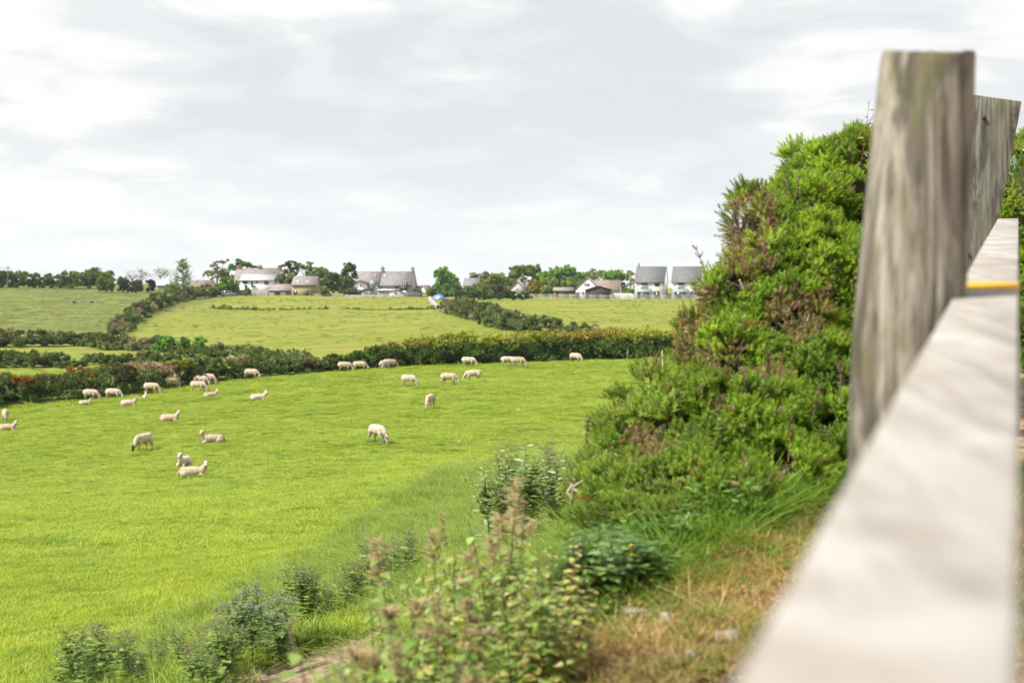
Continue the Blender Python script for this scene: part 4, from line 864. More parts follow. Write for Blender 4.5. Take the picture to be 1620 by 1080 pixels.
    for i in range(len(Ls) * 5):
        l = Ls[r.integers(len(Ls))]; d = rdir(1, r)[0]; d[1] = -abs(d[1]); e = l[:3] + d * l[3:6] * r.uniform(.95, 1.12); s = l[:3] + d * l[3:6] * .5 + r.normal(size=3) * .08
        mid = (s + e) / 2 + r.normal(size=3) * .03; V, fs = tube([s, mid, e], [.006, .004, .002], 5); A.add(V - g, fs, (1, 1, 1))
    A.build('branches', M['twig'], root)
    # upright brown old spikes
    A = Acc()
    for (a, b, Y, hpx, lean) in spikes:
        c = at(a, b, Y); H = hpx / F * Y; K = int(H / .02) ; ts = np.linspace(0, 1, K); ax = norm(np.array([[lean, 0, 1.0]]))[0]
        Pq = c + ax * (ts * H)[:, None]; Pq = np.repeat(Pq, 3, 0); Dq = norm(np.repeat(ax[None], len(Pq), 0) * .9 + rdir(len(Pq), r) * .8)
        V, fs, CC = scatter(SHT[0][0], SHT[0][1], Pq, basis(Dq, r.uniform(0, 6, len(Pq))), r.uniform(.02, .038, len(Pq)), pick([(.1, .09, .05), (.2, .15, .08), (.16, .2, .06)], r.uniform(0, 1, len(Pq))), SHT[0][2]); A.add(V - g, fs, CC)
        V, fs = tube([c - ax * .08 - g, c + ax * H - g], [.004, .002], 5); A.add(V, fs, (.2, .14, .09))
    if spikes: A.build('old_shoots', M['gorse'], root)
    return root, Ls
gorse('tall dense green gorse bush with brown dead patches left of the post', [(1335, 335, 105, 110, 8.2, 120), (1365, 285, 48, 60, 8.6, 80), (1262, 355, 62, 68, 7.8, 90), (1200, 360, 42, 48, 7.5, 70), (1192, 425, 34, 30, 7.3, 60), (1290, 455, 115, 95, 7.4, 120), (1215, 480, 72, 62, 7.1, 90), (1160, 472, 34, 38, 7.0, 60), (1112, 530, 28, 34, 6.8, 50), (1400, 480, 120, 130, 7.8, 120), (1225, 560, 100, 70, 6.9, 110), (1150, 580, 60, 50, 6.7, 80)], 21,
      spikes=[(1245, 300, 7.4, 34, .0), (1262, 290, 7.4, 26, .15), (1150, 350, 7.3, 22, -.5), (1112, 420, 6.9, 26, -.4), (1160, 400, 7.2, 10, -.6)])
gorse('lower gorse bush filling the hollow between path and field', [(1300, 640, 90, 90, 6.6, 100), (1325, 720, 60, 65, 6.3, 70), (1180, 690, 100, 85, 6.2, 100), (1240, 770, 95, 65, 5.9, 80), (1120, 780, 85, 65, 5.7, 80), (1180, 830, 60, 40, 5.5, 50)], 22,
      cols=[(.11, .215, .018), (.185, .33, .024), (.31, .43, .045)], spikes=[(1210, 600, 6.0, 48, .12), (1180, 620, 6.0, 30, -.1), (1290, 640, 6.0, 36, .2), (1330, 610, 6.0, 30, 0), (1250, 700, 5.8, 30, .1)])
gorse('low spreading gorse bush with upright brown spikes at the field side', [(1060, 635, 46, 50, 6.7, 60), (1010, 680, 50, 46, 6.5, 60), (1080, 700, 70, 60, 6.2, 80), (985, 740, 52, 42, 6.2, 60), (1040, 790, 75, 60, 5.7, 70), (955, 790, 48, 40, 5.9, 50), (990, 850, 50, 40, 5.4, 50), (1060, 850, 55, 36, 5.3, 50)], 23,
      cols=[(.12, .21, .024), (.195, .31, .034), (.32, .41, .075)], spikes=[(1022, 618, 6.5, 38, -.12), (1048, 610, 6.5, 46, -.25), (1005, 650, 6.4, 34, -.7), (928, 725, 6.3, 58, .02), (985, 665, 6.3, 26, -.5), (960, 700, 6.3, 20, -.5), (1030, 600, 6.5, 20, .2), (1085, 585, 6.5, 24, .1), (905, 745, 6.4, 20, -.5)])
gorse('dark gorse bush behind the far end of the fence rail', [(1640, 330, 95, 115, 10.5, 120), (1720, 420, 140, 170, 10.5, 140), (1640, 520, 120, 110, 10.0, 120), (1560, 420, 40, 80, 10.6, 80)], 24, dens=80, dead_ok=False)
def dry_branch():
    o0 = at(930, 748, 6.1); pts = [at(932, 747, 6.05), at(950, 750, 6.1), at(975, 746, 6.15), at(1000, 738, 6.25), at(1030, 728, 6.4)]
    V, fs = tube(np.array(pts) - o0, [.005, .008, .009, .01, .012], 7); o = mesh_np('dry_branch', V, fs, M['twig'], smooth=True); o.location = tuple(o0); tag(o, 'bare pale dead branch poking out of the low gorse bush', 'branch')
dry_branch()

# ---------------------------------------------------------------- herbs
def leaf_shape(kind):
    if kind == 'nettle':
        pr = [(0, 0), (.24, .08), (.34, .28), (.26, .55), (.13, .8), (0, 1)]
    elif kind == 'long':
        pr = [(0, 0), (.06, .15), (.1, .4), (.08, .7), (0, 1)]
    elif kind == 'thistle':
        pr = [(0, 0), (.07, .1), (.22, .18), (.09, .3), (.26, .42), (.1, .55), (.2, .7), (.07, .8), (0, 1)]
    else: pr = [(0, 0), (.18, .2), (.24, .45), (.14, .8), (0, 1)]
    V = []; 
    for x, z in pr: c = -.22 * z * z; V += [(x, c + .1 * x, z), (0, c, z), (-x, c + .1 * x, z)]
    fs = []
    for i in range(len(pr) - 1):
        a = i * 3; fs += [(a, a + 1, a + 4, a + 3), (a + 1, a + 2, a + 5, a + 4)]
    return np.array(V, float), [np.array(fs)]
def herb_proto(name, label, cat, seed, H, nodes, ll, kind, col, stemcol, droop=.2, branches=0, head=None, headcol=(.3, .24, .17), per=2, rad=.003, group=None, low=.05):
    """one plant: stem, leaves, flower heads"""
    r = np.random.default_rng(seed); root = empty(name, (0, 0, -50)); tag(root, label, cat, group); LT = leaf_shape(kind)
    S = Acc(); LP = []; LD = []; LS = []; HP = []; HD = []; HS = []
    def stem(base, d, h, rr, nn, lsz):
        bend = rdir(1, r)[0] * .12; bend[2] = 0; pts = [base + d * h * t + bend * h * t * t for t in np.linspace(0, 1, 6)]
        V, fs = tube(pts, np.linspace(rr, rr * .4, 6), 5); S.add(V, fs, stemcol); pts = np.array(pts); a0 = r.uniform(0, 6)
        for i in range(nn):
            t = low + (1 - low) * (i + .5) / nn; p = np.array([np.interp(t, np.linspace(0, 1, 6), pts[:, k]) for k in range(3)]); sz = lsz * (1.1 - .75 * t ** 1.5) * (.55 + .45 * min(1, t * 4))
            for q in range(per):
                a = a0 + i * 1.57 + q * 2 * math.pi / per + r.normal() * .25; LP.append(p + np.array([math.cos(a), math.sin(a), 0]) * rr * 2); LD.append((math.cos(a), math.sin(a), .45 - droop * r.uniform(.6, 2.2))); LS.append(sz * r.uniform(.75, 1.2))
                if head == 'catkin' and t > .6 and seed == 301:
                    for _ in range(2): HP.append(p.copy()); aa = r.uniform(0, 6.28); HD.append((math.cos(aa), math.sin(aa), -.3 + .7 * r.random())); HS.append(ll * .55 * r.uniform(.6, 1.1))
        tip = pts[-1]
        if head == 'catkin':
            for _ in range(6 if kind == 'oval' else (80 if seed == 301 else 14)): HP.append(tip - d * r.uniform(0, .2 if kind != 'oval' else .1) * h); aa = r.uniform(0, 6.28); HD.append((math.cos(aa), math.sin(aa), r.uniform(0, 1.2))); HS.append(ll * .55 * r.uniform(.5, 1.1))
        elif head: HP.append(tip); HD.append(d); HS.append(1)
        return pts
    p0 = stem(np.zeros(3), norm(np.array([[r.normal() * .08, r.normal() * .08, 1]]))[0], H, rad, nodes, ll)
    for b in range(branches):
        t = r.uniform(.3, .85); s = np.array([np.interp(t, np.linspace(0, 1, 6), p0[:, k]) for k in range(3)]); a = r.uniform(0, 6.28); d = norm(np.array([[math.cos(a) * .55, math.sin(a) * .55, 1]]))[0]; stem(s, d, H * (1 - t) * r.uniform(.55, 1.0), rad * .6, max(2, int(nodes * (1 - t) * .7)), ll * .6)
    S.build('stem', M['herb'], root); n = len(LP); LP = np.array(LP); D = norm(np.array(LD)); R = basis(D, np.zeros(n) + r.normal(size=n) * .3)
    C = pick(col, r.uniform(0, 1, n)) * r.uniform(.8, 1.2, n)[:, None]; V, fs, CC = scatter(LT[0], LT[1], LP, R, np.array(LS), C); mesh_np('leaves', V, fs, M['herb'], root, CC)
    if head and HP:
        HP = np.array(HP); n = len(HP); A = Acc()
        if head == 'catkin': V, fs, CC = scatter(SHT[1][0], SHT[1][1], HP, basis(norm(np.array(HD)), r.uniform(0, 6, n)), np.stack([np.array(HS) * .55, np.array(HS) * .55, np.array(HS)], 1), np.array([headcol]) * r.uniform(.7, 1.25, (n, 1))); A.add(V, fs, CC)
        else:
            for i in range(n):
                q = 60; dd = rdir(q, r); V, fs, CC = scatter(LEAF_V, LEAF_F, HP[i] + dd * .008, basis(norm(dd + [0, 0, .5]), r.uniform(0, 6, q)), np.stack([np.full(q, .008), np.full(q, .008), np.full(q, .016)], 1) * (1.2 if head == 'thistle' else .9), np.array([headcol]) * r.uniform(.6, 1.4, (q, 1))); A.add(V, fs, CC)
        A.build('flower_heads', M['herb'], root)
    return root
NET = [(.12, .22, .035), (.2, .31, .06), (.33, .42, .14)]; NETY = [(.12, .2, .04), (.3, .32, .08), (.46, .4, .13), (.5, .42, .22)]
def place(proto, used, loc, H, Hp, rz, label, lean=(0, 0), group=None, wid=None):
    o = proto if not used else copy_tree(proto); k = H / Hp; w = wid or k; o.location = tuple(float(v) for v in loc); o.rotation_euler = (lean[0], lean[1], rz); o.scale = (w, w, k); o['label'] = label
    if group: o['group'] = group
    return o
nets = [herb_proto('nettle', '', 'nettle', 300 + i, 1.0, 17, .095, 'nettle', (NET, NET, NETY, NET, NETY)[i], (.16, .13, .07), droop=.45, branches=(2, 3, 3, 4, 2)[i], head=(None, 'catkin', None, None, None)[i], headcol=((.42, .36, .22), (.5, .42, .29), (.55, .48, .26), (.36, .32, .18), (.52, .45, .24))[i], rad=.0045) for i in range(5)]
GN = 'nettles along the path edge'
used = [False] * 5
# (px of top, row of top, depth, proto, label)
NL = [(787, 730, 4.6, 1, 'tallest nettle with a long drooping pale tip, beside the leafy slope shrub'), (650, 838, 4.1, 1, 'tall brown-tipped nettle above the left end of the clump'), (604, 925, 3.5, 1, 'dark-leaved nettle with a fat brown tip at the far left of the clump'), (822, 806, 4.7, 1, 'thin nettle with a pinkish-brown tip right of the tallest one'), (906, 822, 4.4, 2, 'yellowing nettle with a bent tip beside the blue-green plants'), (690, 790, 5.6, 0, 'slim red-stemmed nettle standing alone against the field, left of a twin'), (720, 793, 5.7, 1, 'slim red-stemmed nettle against the field, right-hand twin')]
for px_, py_, Y, k, lb in NL:
    x = (px_ - 810) / F * Y; g = float(gz(x, Y)); H = (HY - py_) / F * Y - g; place(nets[k], used[k], (x, Y, g), H, 1.06, rng.uniform(0, 6), lb, (rng.normal() * .04, rng.normal() * .04), GN, H * (1.15 if px_ not in (690, 720) else .7)); used[k] = True
for px_, py_, Y, k, lb in ((560, 985, 2.75, 0, 'big-leaved green nettle nearest the camera at the bottom edge'), (580, 960, 2.85, 3, 'big-leaved nettle just right of the nearest one'), (545, 1030, 2.65, 3, 'low big-leaved nettle at the far left of the bottom edge'), (612, 985, 2.8, 0, 'big-leaved nettle among the bottom-edge plants, right-hand one'), (575, 1030, 2.6, 3, 'lowest big-leaved nettle at the bottom edge')):
    x = (px_ - 810) / F * Y; g = float(gz(x, Y)); H = (HY - py_) / F * Y - g; place(nets[k], used[k], (x, Y, g), H, 1.06, rng.uniform(0, 6), lb, (rng.normal() * .06, rng.normal() * .06), GN, H * 1.5); used[k] = True
tops = lambda px: np.interp(px, [540, 600, 660, 720, 790, 830, 900, 960, 1000], [990, 930, 880, 820, 770, 820, 840, 910, 1010])
fill = 0
for i in range(70):
    px_ = rng.uniform(572, 965); Y = rng.uniform(3.3, 5.0) if px_ < 800 else rng.uniform(3.6, 4.7); x = (px_ - 810) / F * Y; g = float(gz(x, Y)); py_ = tops(px_) + 10 + abs(rng.normal()) * 95
    H = (HY - py_) / F * Y - g
    if H < .22: continue
    H = min(H, 1.05); k = int(rng.choice([0, 0, 3, 3, 2])) if px_ < 700 else int(rng.choice([0, 1, 2, 3, 4, 4]))
    if px_ > 860: k = int(rng.choice([2, 4, 2, 0, 3]))
    yel = k in (2, 4)
    lb = (('short ' if H < .6 else 'tall ') + ('yellow-leaved ' if yel else 'green ') + 'nettle in the ' + ('front' if Y < 3.8 else 'middle' if Y < 4.3 else 'back') + ', ' + ('low, ' if py_ > tops(px_) + 150 else '') + ('at its far left end' if px_ < 610 else 'below the brown-tipped nettle' if px_ < 690 else 'below the red-stemmed pair' if px_ < 750 else 'under the tallest nettle' if px_ < 830 else 'by the blue-green thistles' if px_ < 900 else 'at its right end'))
    place(nets[k], used[k], (x, Y, g), H, 1.06, rng.uniform(0, 6), lb, (rng.normal() * .1, rng.normal() * .1), 'nettles in the path-edge clump', max(.6, H * 1.15)); used[k] = True
# blue-green thistles and long-leaved plants below the gorse
BG = [(.09, .18, .04), (.15, .26, .07), (.26, .36, .13)]
bt = herb_proto('creeping_thistle', 'blue-green leafy thistle at the foot of the gorse', 'thistle', 401, .62, 16, .15, 'thistle', BG, (.1, .14, .07), droop=.1, branches=3, per=2, rad=.004)
bu = False
for i in range(36):
    px_ = rng.uniform(905, 1040); Y = rng.uniform(4.5, 5.3); x = (px_ - 810) / F * Y; g = float(gz(x, Y)); py_ = 825 + abs(rng.normal()) * 45 + max(0, px_ - 990) * .3; H = np.clip((HY - py_) / F * Y - g, .15, .7)
    place(bt, bu, (x, Y, g), H, .62, rng.uniform(0, 6), ('low ' if H < .4 else 'tall ') + 'blue-green leafy thistle, ' + ('next to the yellow nettles' if px_ < 945 else 'in the middle of the patch' if px_ < 990 else 'next to the buttercups') + (', towards the back' if Y > 4.9 else ', towards the front'), (rng.normal() * .12, rng.normal() * .12), 'blue-green thistles at the foot of the gorse', max(.75, H / .62)); bu = True
bt2 = herb_proto('milk_thistle', 'fresh green thistle growing up in front of the lower gorse', 'thistle', 402, .5, 10, .13, 'thistle', [(.09, .2, .03), (.14, .28, .05), (.2, .33, .09)], (.12, .2, .05), droop=.0, branches=2, per=2, rad=.004); bu = False
for px_, py_, Y in ((1095, 770, 5.4), (1130, 790, 5.3), (1060, 800, 5.3), (1085, 835, 5.0), (1160, 760, 5.5), (1025, 820, 5.1), (1180, 810, 5.2)):
    x = (px_ - 810) / F * Y; g = float(gz(x, Y)); H = np.clip((HY - py_) / F * Y - g, .2, .7); place(bt2, bu, (x, Y, g), H, .5, rng.uniform(0, 6), 'fresh green thistle before the lower gorse, ' + {1095: 'tallest near the middle', 1130: 'right of the tallest', 1060: 'left of the tallest', 1085: 'lowest, near the path', 1160: 'farthest back', 1025: 'nearest the buttercups', 1180: 'rightmost of them'}[px_], (rng.normal() * .1, rng.normal() * .1), 'fresh green thistles in front of the gorse', max(.8, H / .5)); bu = True
# slope shrub, far thistles, weeds down the bank
sh = herb_proto('leafy_shrub', 'upright leafy grey-green shrub on the bank above the sheep field', 'bush', 403, .95, 30, .15, 'oval', [(.15, .23, .06), (.24, .32, .11), (.38, .45, .24)], (.12, .14, .06), droop=.05, branches=9, per=2, rad=.006)
# merge several stems of the same shrub
Y = 11.5; x = (830 - 810) / F * Y; g = float(gz(x, Y)); place(sh, False, (x, Y, g), 1.0 * ((HY - 704) / F * Y - g), .95, 0, sh['label'], wid=1.1)
def more_stems(root, proto_children_of, offs):
    for dx, dy, k, rz in offs:
        for ch in list(proto_children_of.children):
            if 'extra' in ch.keys(): continue
            c = ch.copy(); COL.objects.link(c); c.parent = root; c.location = (dx, dy, 0); c.scale = (k, k, k); c.rotation_euler = (0, .1 * dx * 4, rz); c['extra'] = 1
more_stems(sh, sh, [(.12, .05, .8, 1.3), (-.13, .1, .85, 2.6), (.22, -.05, .7, 4.1), (-.2, -.06, .7, 5.2), (.3, .1, .55, .4), (-.02, -.15, .75, 3.3), (.17, .18, .85, 5.9), (.08, -.18, .9, 2.2), (-.25, .15, .8, 1.7), (.26, .2, .75, 3.9)])
th = herb_proto('spear_thistle', '', 'thistle', 404, .5, 20, .12, 'thistle', [(.07, .14, .03), (.12, .2, .05), (.2, .27, .1)], (.1, .13, .06), droop=.1, branches=6, per=2, head='thistle', headcol=(.33, .36, .3), rad=.004)
wd = herb_proto('dock_weed', '', 'weed', 405, .5, 22, .1, 'oval', [(.1, .19, .03), (.17, .27, .05), (.27, .36, .1)], (.13, .12, .06), droop=.1, branches=5, per=2, head='catkin', headcol=(.26, .25, .15), rad=.003)
tu = False
for px_, py_, b_, lb in ((388, 955, 1040, 'left'), (410, 944, 1030, 'tall'), (432, 958, 1035, 'right'), (400, 975, 1050, 'front'), (445, 985, 1045, 'low'), (374, 975, 1045, 'edge'), (420, 968, 1040, 'x'), (395, 962, 1038, 'y'), (438, 972, 1046, 'z')):
    g = on_ground(px_, b_); H = (HY - py_) / F * g[1] - g[2]; place(th, tu, g, H * 1.35, .53, rng.uniform(0, 6), 'spear thistle with pale fluffy heads, ' + {'left': 'left of the two tallest in its clump', 'tall': 'the tallest of its clump', 'right': 'just right of the tallest of its clump', 'front': 'short, in front of the tallest', 'low': 'low at the right edge of its clump', 'edge': 'low at the field edge of its clump', 'x': 'in the middle of its clump', 'y': 'between tallest and field edge', 'z': 'half hidden behind the low right one'}[lb], (rng.normal() * .05, rng.normal() * .08), 'fluffy spear thistles on the bank', 1.6 * H / .53); tu = True
wu = False
WL = [(330, 1010, 1080), (345, 1000, 1075), (315, 1030, 1095), (270, 1000, 1050), (250, 1020, 1075), (290, 1018, 1070), (140, 1020, 1080), (160, 1035, 1100), (115, 1040, 1105), (200, 1040, 1090), (350, 1030, 1100), (365, 1015, 1080), (480, 925, 990), (495, 930, 992), (515, 935, 985), (490, 940, 998), (590, 880, 945), (600, 890, 950), (575, 900, 960), (560, 915, 970), (540, 930, 985), (620, 880, 930), (610, 870, 920), (180, 1020, 1075), (225, 1045, 1100), (85, 1055, 1110), (300, 1040, 1100), (340, 1050, 1110), (640, 862, 905), (660, 865, 900), (870, 725, 790), (880, 735, 795), (800, 740, 800), (895, 745, 790)]
for px_, py_, b_ in WL:
    for j in range(2):
        g = on_ground(px_ + rng.normal() * 8, b_ + rng.normal() * 4); H = ((HY - py_) / F * g[1] - g[2]) * rng.uniform(1.2, 1.9); place(wd, wu, g, H, .53, rng.uniform(0, 6), ('short ' if j else 'taller ') + 'brown-tipped weed, ' + ('at the bottom corner of the sheep field' if px_ < 215 else 'left of the thistle clump' if px_ < 320 else 'just in front of the thistle clump' if px_ < 400 else 'right of the thistle clump' if px_ < 515 else 'on the bank above the bare earth' if px_ < 600 else 'at the bank edge behind the nettles' if px_ < 700 else 'beside the leafy grey-green shrub'), (rng.normal() * .08, rng.normal() * .08), 'weeds down the bank', 1.25 * H / .53); wu = True
# bramble sprig on top of the gorse
bs = herb_proto('bramble_sprig', 'thin reddish bramble sprig sticking up above the gorse top', 'bramble', 406, .36, 9, .05, 'oval', [(.14, .17, .03), (.24, .22, .05), (.26, .13, .06)], (.2, .12, .07), droop=.1, branches=3, per=2, rad=.003)
bs.location = tuple(at(1362, 262, 7.9)); more_stems(bs, bs, [(.06, 0, .8, 2.0), (-.05, .02, .65, 4.0), (-.1, 0, .45, 1.0)])
# buttercups
r_ = np.random.default_rng(9); A = Acc(); M['petal'] = leaf_material('yellow_petal', .25, .4, .3, (1.1, 1.1, .5))
root = None
for k, (px_, py_) in enumerate(((998, 864), (999, 879), (1012, 712 + 170))):
    if k == 2: break
    c = at(px_, py_, 4.55); gzv = float(gz(c[0], c[1])); root = empty('buttercup', (c[0], c[1], gzv)); tag(root, 'yellow buttercup flower at the gorse foot, ' + ('the upper of two' if k == 0 else 'the lower of two'), 'flower', 'buttercups')
    hh = c[2] - gzv; V, fs = tube([(0, 0, 0), (.01, 0, hh * .6), (0, 0, hh)], .0015, 4); mesh_np('stem', V, fs, M['herb'], root, np.full((len(V), 3), (.1, .2, .04)))
    a = np.arange(5) * 1.256; D = np.stack([np.cos(a), np.sin(a), 0 * a + .5], 1); V, fs, CC = scatter(np.array([(0, 0, 0), (.5, .1, .6), (.25, .15, 1), (-.25, .15, 1), (-.5, .1, .6)], float), [np.array([(0, 1, 2, 3, 4)])], np.tile([0, 0, hh], (5, 1)), basis(norm(D), np.zeros(5)), np.full(5, .010), np.tile([.75, .5, .02], (5, 1))); mesh_np('petals', V, fs, M['petal'], root, CC)
# stones on the path
for i, (px_, py_, w_, h_, lb) in enumerate(((1100, 906, 30, 20, 'small grey stone at the edge of the grass under the gorse'), (1003, 972, 56, 14, 'flat pale stone half buried beside the thistles'), (1056, 990, 34, 22, 'pale angular stone lying in the dry grass'), (1155, 1013, 44, 16, 'low grey-brown stone nearest the fence rail'), (1094, 1046, 26, 18, 'small pale stone in the grass at the bottom of the path'), (704, 925, 14, 12, 'small whitish stone seen between the nettle stems'), (1190, 868, 26, 10, 'low pale stone at the grass edge below the gorse'))):
    g = on_ground(px_, py_, 2.2); k = g[1] / F; o = rock('stone', g + [0, 0, h_ * k * .1], (w_ * k * .62, w_ * k * .5, h_ * k * 1.0), 40 + i, M['rock'], cuts=11); tag(o, lb, 'stone', 'stones on the path')

# ---------------------------------------------------------------- sheep
def fleece_mat():
    m, t, p = mat('sheep_fleece'); a = nd(t, 'ShaderNodeVertexColor'); a.layer_name = 'Col'; v = obj_pos(t); oi = nd(t, 'ShaderNodeObjectInfo')
    c = mixc(t, ramp(t, noise(t, 6, 4, .6, v), [(.35, 0.0), (.65, .6)]), a.outputs[0], (.8, .72, .66), 'MULTIPLY')
    c = mixc(t, mth(t, 'MULTIPLY', oi.outputs['Random'], .75), c, (.74, .66, .6), 'MULTIPLY')
    t.links.new(c, p.inputs['Base Color']); p.inputs['Roughness'].default_value = 1; p.inputs['Specular IOR Level'].default_value = .05
    bump(t, p, noise(t, 28, 3, .6, v), .7, .02); return m
M['fleece'] = fleece_mat()
WOOL = (.52, .445, .36); FACE = (.56, .53, .49); DARK = (.1, .075, .06); LEG = (.3, .24, .2); EAR = (.4, .29, .25)
def make_sheep_mesh(pose, head_yaw=0, head_pitch=0, dark_face=False, seed=1):
    import bmesh
    bm = bmesh.new(); prim = []
    def blob(c, s, lab):
        bmesh.ops.create_icosphere(bm, subdivisions=2, radius=1, matrix=mathutils.Matrix.Translation(c) @ mathutils.Matrix.Diagonal((*s, 1))); prim.append((np.array(c), np.array(s), lab))
    def chain(pts, rad, lab, ys=1.0):
        pts = np.array(pts, float)
        for i in range(len(pts) - 1):
            L_ = np.linalg.norm(pts[i + 1] - pts[i]); n = max(2, int(L_ / (min(rad[i], rad[i + 1]) * .5)))
            for k in range(n + 1):
                t = k / n; q = rad[i] * (1 - t) + rad[i + 1] * t; blob(tuple(pts[i] * (1 - t) + pts[i + 1] * t), (q, q * ys, q), lab)
    def rot(v, c, yaw, pit):
        v = np.array(v) - c; cy, sy = math.cos(pit), math.sin(pit); v = np.array([v[0] * cy + v[2] * sy, v[1], -v[0] * sy + v[2] * cy]); cy, sy = math.cos(yaw), math.sin(yaw); return np.array([v[0] * cy - v[1] * sy, v[0] * sy + v[1] * cy, v[2]]) + c
    def head(hc, yaw, pit):
        """hc: skull; muzzle forward along +x before turning"""
        hc = np.array(hc); P = lambda v: tuple(rot(hc + np.array(v), hc, yaw, pit))
        fc = DARK if dark_face else FACE
        pts = [P((-.02, 0, .01)), P((.1, 0, -.015)), P((.2, 0, -.045))]; chain(pts, [.1, .082, .056], fc, .85)
        chain([P((.2, 0, -.045)), P((.225, 0, -.055))], [.045, .038], DARK)
        for s in (-1, 1):
            chain([P((-.03, s * .08, .04)), P((-.06, s * .15, .06)), P((-.08, s * .225, .055))], [.03, .036, .016], EAR)
            blob(P((.075, s * .068, .025)), (.019, .019, .019), (.02, .015, .01))
    if pose in ('graze', 'stand'):
        chain([(-.42, 0, .62), (-.2, 0, .6), (.05, 0, .585), (.28, 0, .6)], [.205, .235, .245, .205], WOOL, .84); blob((-.45, 0, .66), (.16, .15, .15), WOOL); blob((.34, 0, .58), (.16, .15, .19), WOOL)
        chain([(-.58, 0, .68), (-.63, 0, .6), (-.64, 0, .46)], [.045, .035, .025], WOOL)
        g = .05 if seed % 2 else -.05
        for s in (-1, 1):
            dx = g * s
            chain([(.28, s * .11, .48), (.3 + dx, s * .115, .3)], [.09, .05], WOOL); chain([(.3 + dx, s * .115, .3), (.3 + dx * 1.4, s * .115, .17), (.3 + dx * 1.6, s * .115, .03)], [.036, .025, .03], LEG)
            chain([(-.42, s * .12, .52), (-.38 - dx, s * .125, .38), (-.47 - dx, s * .125, .27)], [.13, .085, .045], WOOL); chain([(-.47 - dx, s * .125, .27), (-.455 - dx * 1.2, s * .125, .14), (-.45 - dx * 1.3, s * .125, .03)], [.034, .026, .03], LEG)
        if pose == 'graze':
            chain([(.38, 0, .62), (.52, .0, .5), (.63, .02 * seed % 1, .34)], [.16, .12, .085], WOOL, .85); head((.66, 0, .29), head_yaw, math.radians(62))
        else:
            chain([(.36, 0, .66), (.48, 0, .8), (.54, 0, .9)], [.16, .11, .085], WOOL, .85); head((.56, 0, .95), head_yaw, math.radians(15))
    else:
        chain([(-.42, 0, .24), (-.15, 0, .25), (.1, 0, .255), (.3, 0, .26)], [.2, .235, .235, .2], WOOL, .98); blob((-.4, 0, .3), (.2, .19, .17), WOOL); blob((.34, 0, .27), (.17, .17, .2), WOOL)
        for s in (-1, 1):
            blob((-.36, s * .17, .17), (.2, .11, .15), WOOL); chain([(-.2, s * .24, .06), (-.02, s * .26, .045)], [.045, .03], LEG)
            chain([(.34, s * .14, .13), (.5, s * .15, .06)], [.09, .045], WOOL); chain([(.5, s * .15, .05), (.36, s * .19, .035)], [.035, .03], LEG)
        chain([(-.6, 0, .26), (-.66, 0, .16), (-.64, 0, .06)], [.05, .04, .03], WOOL)
        chain([(.38, 0, .32), (.47, 0, .46), (.52, 0, .56)], [.17, .125, .095], WOOL, .88); head((.53, 0, .61), head_yaw, math.radians(head_pitch))
    me = bpy.data.meshes.new('sheep'); bm.to_mesh(me); bm.free(); tmp = bpy.data.objects.new('sheep_tmp', me); COL.objects.link(tmp)
    md = tmp.modifiers.new('r', 'REMESH'); md.mode = 'VOXEL'; md.voxel_size = .0145; s2 = tmp.modifiers.new('s', 'SMOOTH'); s2.iterations = 3; s2.factor = .5
    dg = bpy.context.evaluated_depsgraph_get(); dg.update(); me2 = bpy.data.meshes.new_from_object(tmp.evaluated_get(dg)); bpy.data.objects.remove(tmp)
    n = len(me2.vertices); V = np.zeros(n * 3, np.float32); me2.vertices.foreach_get('co', V); V = V.reshape(-1, 3).astype(float)
    best = np.full(n, 1e9); C = np.zeros((n, 3))
    for c, s, lab in prim:
        d = np.linalg.norm((V - c) / s, axis=1); d = (d - 1) * s.mean() - (.012 if lab[0] < .1 else 0); k = d < best; best[k] = d[k]; C[k] = lab
    # woolly lumps, wool darker towards the belly on standing sheep
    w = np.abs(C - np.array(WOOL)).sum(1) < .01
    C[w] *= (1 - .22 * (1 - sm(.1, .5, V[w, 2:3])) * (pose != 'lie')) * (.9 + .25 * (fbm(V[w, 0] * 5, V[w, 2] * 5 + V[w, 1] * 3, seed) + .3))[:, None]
    nn = np.zeros(n * 3, np.float32); me2.vertices.foreach_get('normal', nn); nn = nn.reshape(-1, 3)
    V[w] += nn[w] * (.012 * fbm(V[w, 0] * 14 + V[w, 2] * 5, V[w, 1] * 14 + V[w, 2] * 12, seed + 4))[:, None]
    me2.vertices.foreach_set('co', V.astype(np.float32).ravel())
    ca = me2.color_attributes.new('Col', 'FLOAT_COLOR', 'POINT'); c4 = np.ones((n, 4), np.float32); c4[:, :3] = C; ca.data.foreach_set('color', c4.ravel())
    me2.polygons.foreach_set('use_smooth', np.ones(len(me2.polygons), bool)); me2.materials.clear(); me2.materials.append(M['fleece']); me2.name = 'sheep'; return me2
SM = {'g1': make_sheep_mesh('graze', seed=1), 'g2': make_sheep_mesh('graze', .35, seed=2), 'gd': make_sheep_mesh('graze', -.2, dark_face=True, seed=3), 'l0': make_sheep_mesh('lie', 0, 15, seed=4), 'lr': make_sheep_mesh('lie', math.radians(-75), 12, seed=5), 'll': make_sheep_mesh('lie', math.radians(60), 15, seed=6), 'la': make_sheep_mesh('lie', math.radians(0), 45, seed=7)}
